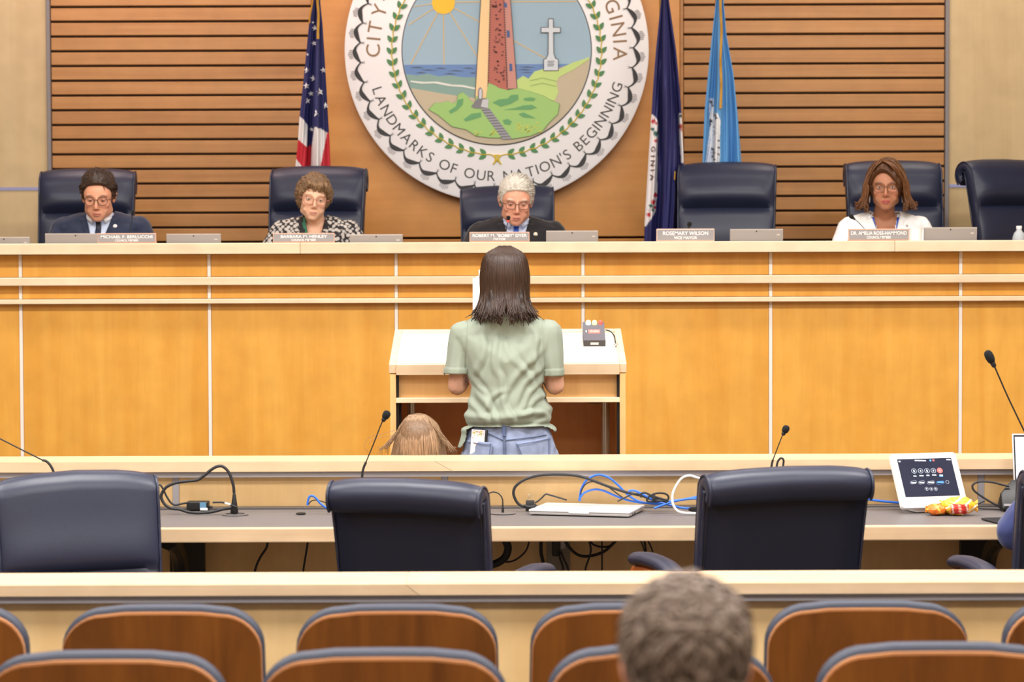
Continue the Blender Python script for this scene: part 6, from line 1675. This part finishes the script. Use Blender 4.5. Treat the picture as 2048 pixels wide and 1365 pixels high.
top('cable_tie', box(M(), -.006, .006, -.016, .016, -.011, .011, .004, 2, Matrix.Translation((tb0.x, 8.51, max(tb0.z, ZT+.012)))), MT['rubber'], 'black strap tying the cable bundle together', 'strap', None, 50)
cable('white cable forming an open hoop beside the desk chair', [(2010, 128), (1970, 116), (1900, 100), (1830, 130), (1770, 222), (1750, 300), (1765, 380), (1820, 432), (1950, 443), (2040, 446)], .0042, MT['white_plastic'], k1, 8.44, name='white_cable')
cb0 = on_desk(*k1(1925, 366))
bx_ = thing('connector_box', 'small black connector box among the blue cables', 'connector', (cb0.x, 8.52, ZT))
mk('body', Box(-.022, .026, -.012, .012, .003, .020, .003, 2), MT['black'], bx_, 50); mk('socket', Box(-.028, -.021, -.007, .007, .006, .016, .001, 1), MT['rubber'], bx_)
cable('black lead from the binder clip to the closed laptop', [(500, 348), (530, 330), (560, 305), (598, 270), (640, 278), (690, 292), (790, 322)], .0028, CB, k1, 8.62, name='laptop_lead')
bc = on_desk(*k1(456, 378)); bc.y = 8.60
cl = thing('binder_clip', 'black binder clip with silver wire handles holding a cable', 'clip', (P(*k1(456, 370), 8.60).x, 8.60, ZT))
z1, z2 = P(*k1(456, 318), 8.6).z-ZT, P(*k1(456, 272), 8.6).z-ZT
mk('clip_body', hull(M(), [((-.013, -.008, .003), .003), ((.013, -.008, .003), .003), ((-.013, .010, .003), .003), ((.013, .010, .003), .003), ((-.013, 0, z1-.004), .002), ((.013, 0, z1-.004), .002)]), MT['black'], cl, 40)
for s in (-1, 1): mk('wire_handle', tube(M(), smooth_pts([(s*.010, 0, z1), (s*.004, -.004, z1+.006), (s*.003, -.005, z2-.004), (s*.006, -.005, z2), (s*.009, -.004, z2-.003)], 5), .001, 6), MT['steel'], cl, 60)
cable('black connector end lying beside the binder clip', [(400, 372), (440, 386), (490, 380), (510, 362)], .0052, CB, k1, 8.52, name='cable_end')
# closed laptop
fr = on_desk(*k1(1362, 482)); LR = radians(-15.5); W_ = .352; DPT = .235
lp = thing('closed_laptop', 'closed silver laptop lying flat on the grey desk', 'laptop', (fr.x-W_/2*cos(LR), fr.y-W_/2*sin(LR), ZT), LR)
mk('base', Box(-W_/2+.002, W_/2-.002, .002, DPT, .002, .011, .003, 2), MT['silver'], lp, 50)
mk('lid', Box(-W_/2, W_/2, 0, DPT, .012, .0185, .003, 2), mat('laptop_lid_silver', (226, 224, 224), .35, .25), lp, 50)
mk('opening_notch', Box(-.035, .035, -.001, .004, .0095, .0125), MT['white_plastic'], lp)
q = mk('lid_logo', Box(-.012, .012, DPT*.45, DPT*.45+.018, .0184, .0188), MT['silver'], lp)
for x in (-.12, .12):
    mk('foot', Box(x-.02, x+.02, .02, .03, 0, .003), MT['black'], lp)
mk('port', Box(W_/2-.003, W_/2-.001, .05, .062, .004, .009), MT['black'], lp); mk('port', Box(W_/2-.003, W_/2-.001, .08, .095, .004, .009), MT['black'], lp)

# touch panel with its dark call screen
cb_ = P(*kz(607, 738), 8.50)
tpn = thing('touch_panel', 'white touch panel with dark call screen leaning on a foot', 'touch panel', (cb_.x, 8.50, ZT), radians(15))
RC = radians(31); th_, tw_ = .205, .243
zoff = max(cb_.z-ZT, .004)
MP = Matrix.Translation((0, 0, zoff)) @ Matrix.Rotation(-RC, 4, 'X')
def rrect(w, h, r, n=6, x0=0, z0=0):
    out = []
    for cx, cz, a0 in ((w/2-r, r, -pi/2), (w/2-r, h-r, 0), (-w/2+r, h-r, pi/2), (-w/2+r, r, pi)):
        for k in range(n+1): a = a0+pi/2*k/n; out.append((x0+cx+r*cos(a), z0+cz+r*sin(a)))
    return out
mk('housing', plate(M(), rrect(tw_, th_, .012), -.008, .008, MP), MT['white_plastic'], tpn)
mk('foot', hull(M(), [((-.06, .02, .004), .004), ((.06, .02, .004), .004), ((-.06, .11, .004), .004), ((.06, .11, .004), .004), ((-.05, .07, .09), .004), ((.05, .07, .09), .004)]), MT['white_plastic'], tpn, 40)
SX0, SX1, SZ0, SZ1 = -tw_/2+.021, tw_/2-.020, .040, th_-.021
scr = mk('screen', plate(M(), [(SX0, SZ0), (SX1, SZ0), (SX1, SZ1), (SX0, SZ1)], -.0088, -.008, MP), mat('call_screen', (10, 11, 22), .5, spec=.15, emit=(38, 42, 74), es=.7), tpn)
def uv(x, y):   # crop pixel -> panel plane, using the screen's slanted quad
    v = (y-308)/(635-308); xl_ = 245+70*v; xr_ = 805+73*v; u = (x-xl_)/(xr_-xl_)
    v = (y-(320-22*u))/((645-20*u)-(320-22*u))
    return SX0+(SX1-SX0)*u, SZ1-(SZ1-SZ0)*v
IC = mat('screen_icon', (190, 200, 214), .5, emit=(200, 210, 225), es=.7); ICR = mat('screen_red', (240, 90, 84), .5, emit=(240, 84, 80), es=.9); ICB = mat('screen_blue', (80, 150, 230), .5, emit=(80, 150, 230), es=.8)
def disc(x, y, r, material, name, ring=False, y0=-.0094):
    cx, cz = uv(x, y); m = M()
    if ring:
        vs = []; n = 24
        for k in range(n):
            a = 2*pi*k/n
            for q in (r, r*.90): vs.append(MP @ Vector((cx+q*cos(a), y0, cz+q*sin(a))))
        m.add(vs, [(2*k, 2*((k+1) % n), 2*((k+1) % n)+1, 2*k+1) for k in range(n)])
    else: plate(m, [(cx+r*cos(2*pi*k/20), cz+r*sin(2*pi*k/20)) for k in range(20)], y0-.0004, y0, MP)
    mk(name, m, material, scr)
def bar(x0, x1, y, h, material, name='caption'):
    a, b = uv(x0, y), uv(x1, y); mk(name, plate(M(), [(a[0], a[1]-h), (b[0], b[1]-h), (b[0], b[1]+h), (a[0], a[1]+h)], -.0098, -.0092, MP), material, scr)
for i, (x, y) in enumerate(((415, 420), (482, 418), (548, 416), (613, 414))):
    disc(x, y, .0092, IC, 'call_button', True); bar(x-6, x+6, y, .0030 if i % 2 else .0042, IC, 'button_icon'); bar(x-8-6*(i % 2), x+22+6*(i % 2), y+44-i*2, .0018, IC)
disc(679, 412, .0102, ICR, 'hang_up_button'); bar(672, 686, 412, .0016, IC, 'button_icon'); bar(672, 708, 452, .0016, IC); bar(672, 708, 462, .0016, ICB)
for x0, x1, c in ((372, 436, IC), (456, 518, IC), (545, 618, IC), (638, 718, ICB)):
    bar(x0+10, x1-8, 521-(x0-372)*.03, .0022, c); 
    cxa, cxb = uv(x0, 521), uv(x1, 513); r = .0055; m = M()
    loop = [Vector((cxa[0]+r+r*cos(a), -.0094, cxa[1]+r*sin(a))) for a in np.linspace(pi/2, 3*pi/2, 8)] + [Vector((cxb[0]-r+r*cos(a), -.0094, cxb[1]+r*sin(a))) for a in np.linspace(-pi/2, pi/2, 8)]
    tube(m, [MP @ p for p in loop+loop[:1]], .0003, 4, False); mk('pill_button', m, c, scr)
disc(751, 511, .0062, IC, 'round_button', True)
for x in (535, 582, 628): disc(x, 572, .0062, IC, 'round_button', True); bar(x-4, x+4, 572, .0022, IC, 'button_icon')
bar(428, 542, 329, .0020, IC); bar(580, 596, 326, .0030, ICB, 'status_icon'); bar(610, 628, 325, .0030, ICR, 'status_icon'); bar(752, 795, 316, .0020, IC, 'clock'); bar(262, 282, 340, .0024, IC, 'back_arrow')

# wrapped snacks in front of the panel
def snack(label, px0, px1, py0, py1, d, fn, seed, ang=0, fins=True):
    c = on_desk((px0+px1)/2, py1); w = (px1-px0)*d/FPX; h = (py1-py0)*d/FPX*.92
    t = thing('snack_packet', label, 'snack', (c.x, d, ZT), ang)
    dr, f = ico(5); v = dr.copy()
    ax = np.abs(v[:, 0]); pinch = np.clip(1-ax**3*.95, .08, 1)
    co = np.stack([np.sign(v[:, 0])*ax**.8*w/2, v[:, 1]*.035*(.5+.5*pinch), h/2+v[:, 2]*h/2*pinch], 1)
    n = noise1(co, (60, 60, 60), seed)*.004 + np.abs(noise1(co, (130, 130, 130), seed+3))*.004
    co = co + dr*n[:, None]; co[:, 2] = np.maximum(co[:, 2], .0005)
    cols = [lin(fn(p, w, h))[:3] for p in co]
    mk('wrapper', (co, f), MT['foil'], t, 40, cols=cols)
    for s in (-1, 1):
        vs = []; nn = 9
        for i in range(nn):
            z = h*(.12+.76*i/(nn-1)); y = .004*sin(i*2.6+seed)
            for xx in (.42, .53): vs.append((s*w*xx, y*(1 if xx > .5 else .3), h*.5+(z-h*.5)*(.55 if xx < .5 else .95)))
        m = M(); m.add(vs, [(2*i, 2*i+1, 2*i+3, 2*i+2) for i in range(nn-1)]); cc = [lin(fn(np.array(p), w, h))[:3] for p in vs]
        solid(mk('crimped_end', m, MT['foil'], t, None, cols=cc), .0006, 0)
    return t
MT['foil'] = mat('printed_foil', (255, 255, 255), .28, spec=.6, vc=True, bump=.5, bscale=120)
def c_or(p, w, h): return (240, 120, 30) if sin(p[0]*170+p[2]*90) < .75 else (250, 190, 70)
def c_yl(p, w, h):
    u = p[0]/w; q = p[2]/h
    if -.24 < u < .26 and .08 < q < .66 and p[1] < .01: return (214, 50, 34) if sin(p[0]*260+p[2]*50) < .8 else (250, 225, 200)
    if sin(p[0]*140-p[2]*200) > .86: return (250, 240, 215)
    return (246, 186, 48) if u < .3 else (240, 168, 30)
snack('small orange twisted snack packet at the foot of the white touch panel', 1842, 1886, 1000, 1024, 8.43, c_or, 2, .1)
snack('yellow snack packet with red panel leaning on the white touch panel', 1872, 1944, 985, 1025, 8.42, c_yl, 7, -.08)
snack('orange snack packet behind the yellow one', 1846, 1910, 986, 1014, 8.455, c_or, 5, .05)
cable('blue network cable running behind the touch panel', [(-30, 655), (20, 662), (120, 674), (240, 686), (330, 690)], .0042, MT['blue_cable'], kz, 8.60, GB, 'network_cable')
# far end of the desk
cable('black lead looping from the black dock towards the frame edge', [(1345, 748), (1250, 736), (1180, 705), (1100, 660), (1000, 592), (966, 550), (975, 512), (1040, 489), (1150, 495), (1250, 520), (1310, 534)], .0036, CB, kz, 8.55, name='dock_lead')
cable('thin black lead bent on the desk by the dock', [(1080, 672), (1040, 690), (1002, 714), (1030, 742), (1140, 748), (1320, 752)], .0024, CB, kz, 8.58, name='thin_lead')
dk = on_desk(*kz(1300, 700))
dock = thing('conference_phone', 'black wedge-shaped speaker unit at the end of the grey desk', 'speaker', (XP(2040, 8.55, 985), 8.55, ZT))
h1 = ZP(966, 8.55)-ZT
mk('body', hull(M(), [((-.060, -.03, .012), .008), ((-.060, .05, .012), .008), ((.09, -.03, .012), .008), ((.09, .05, .012), .008), ((-.060, .0, h1*.55), .008), ((-.02, .03, h1-.006), .006), ((.09, .03, h1-.002), .006), ((.09, -.02, h1*.6), .006)]), MT['black'], dock, 40)
mk('grey_band', Box(-.062, .092, -.041, -.036, .020, .027), MT['grey_metal'], dock)
pd = on_desk(*kz(1210, 860))
mpd = thing('mouse_pad', 'dark pad lying on the desk below the speaker unit', 'pad', (XP(2052, 8.22, 1035), 8.20, ZT), radians(14))
mk('pad', Box(-.115, .115, -.03, .11, 0, .006, .002, 1), MT['rubber'], mpd); mk('pad_surface', Box(-.108, .108, -.024, .104, .0055, .0066), MT['foam'], mpd)
ls = thing('open_laptop', 'open laptop with bright white screen at the frame edge', 'laptop', (XP(2030, 8.56, 900)+.165, 8.56, ZT))
zt_ = ZP(872, 8.60)-ZT
RL = Matrix.Rotation(radians(-12), 4, 'X'); hh = zt_/cos(radians(12))
m = M(); box(m, -.165, .165, 0, .006, .005, hh, .003, 2, RL); mk('lid', m, MT['silver'], ls, 50)
m = M(); box(m, -.160, .160, -.0008, .0002, .02, hh-.005, mtx=RL); mk('bezel', m, MT['black'], ls)
m = M(); box(m, -.155, .155, -.0014, -.0006, .032, hh-.012, mtx=RL); mk('screen', m, mat('white_screen', (225, 232, 250), .3, emit=(225, 234, 255), es=.85), ls)
mk('keyboard_deck', Box(-.165, .165, -.22, .0, 0, .012, .003, 2), MT['silver'], ls, 50)

# ------------------------------------------------------------------ under the desk: outlet box and hanging cables
ob = thing('outlet_box', 'grey metal outlet riser under the desk with black sockets', 'outlet', (XP(1117, 8.70, 1110), 8.705, 0))
mk('riser', Box(-.040, .040, -.022, .026, 0, ZT-.033, .002, 1), mat('riser_grey', (150, 140, 124), .6), ob)
zz = ZP(1096, 8.68)
mk('socket', Box(-.022, .006, -.034, -.021, zz-.03, zz+.03, .003, 1), MT['black'], ob); mk('socket', Box(.004, .024, -.030, -.021, zz-.005, zz+.03, .003, 1), MT['grey_metal'], ob)
UN = 'black cables hanging under the grey desk'
def under(label, pts, r, kf=k1, d=8.62, group=UN, material=None):
    pts = [tuple(q) for q in pts]
    if pts[-1][1] > 900 or kf is k3:
        x, y = pts[-1][:2]; pts = pts + [(x+(x-pts[-2][0])*.5, y+220), (x+(x-pts[-2][0])*.6, y+640)]
    return cable(label, pts, r, material or CB, kf, d, group, 'hanging_cable', 'under')
under('black hanging cable with a slanted kink under the desk, left of the rolled chair back', [(1340, 930), (1322, 1008), (1250, 1120), (1195, 1262)], .0042, k3)
under('straight black hanging cable closest to the rolled chair back', [(1797, 930), (1778, 1050), (1745, 1262)], .0036, k3)
under('thick black hose curving under the desk beside the rolled chair back', [(232, 690), (255, 760), (230, 840), (165, 892), (90, 912), (20, 900)], .0135, k1, 8.60)
under('thin black cable drooping to the thick hose', [(450, 690), (420, 780), (350, 850), (270, 884), (150, 880)], .0032)
under('black cable hanging just beside the outlet riser', [(556, 690), (556, 800), (575, 905)], .0062, k1, 8.66)
under('first thin cable dropping from the outlet sockets', [(712, 790), (730, 860), (757, 955)], .0034, k1, 8.655)
under('second thin cable dropping from the outlet sockets', [(735, 790), (765, 865), (802, 957)], .0034, k1, 8.655)
under('thick black cable sagging between two fixings under the laptop', [(770, 688), (820, 762), (900, 825), (1000, 832), (1130, 790), (1240, 690)], .0052)
under('black cable bending away under the middle of the laptop', [(992, 688), (1008, 760), (1000, 830), (960, 952)], .0034, k1, 8.60)
under('straight black cable hanging under the laptop', [(1110, 688), (1110, 800), (1110, 957)], .0030, k1, 8.58)
under('black cable in a shallow sag under the laptop', [(995, 690), (1040, 732), (1120, 750), (1190, 735), (1225, 690)], .0034, k1, 8.64)
under('narrow black cable loop hanging beyond the laptop', [(1462, 690), (1490, 762), (1520, 862), (1512, 780), (1500, 690)], .0026, k1, 8.60)
under('wider black cable loop hanging near the chair arm', [(1528, 690), (1568, 780), (1568, 825), (1545, 836), (1515, 800), (1492, 690)], .0026, k1, 8.62)
cable('short black cable loop behind the desk chair top by the short microphone', [(1553, 935), (1556, 923), (1562, 917), (1567, 921), (1566, 936), (1560, 1005)], .0036, CB, kp, 8.52, name='looped_lead')
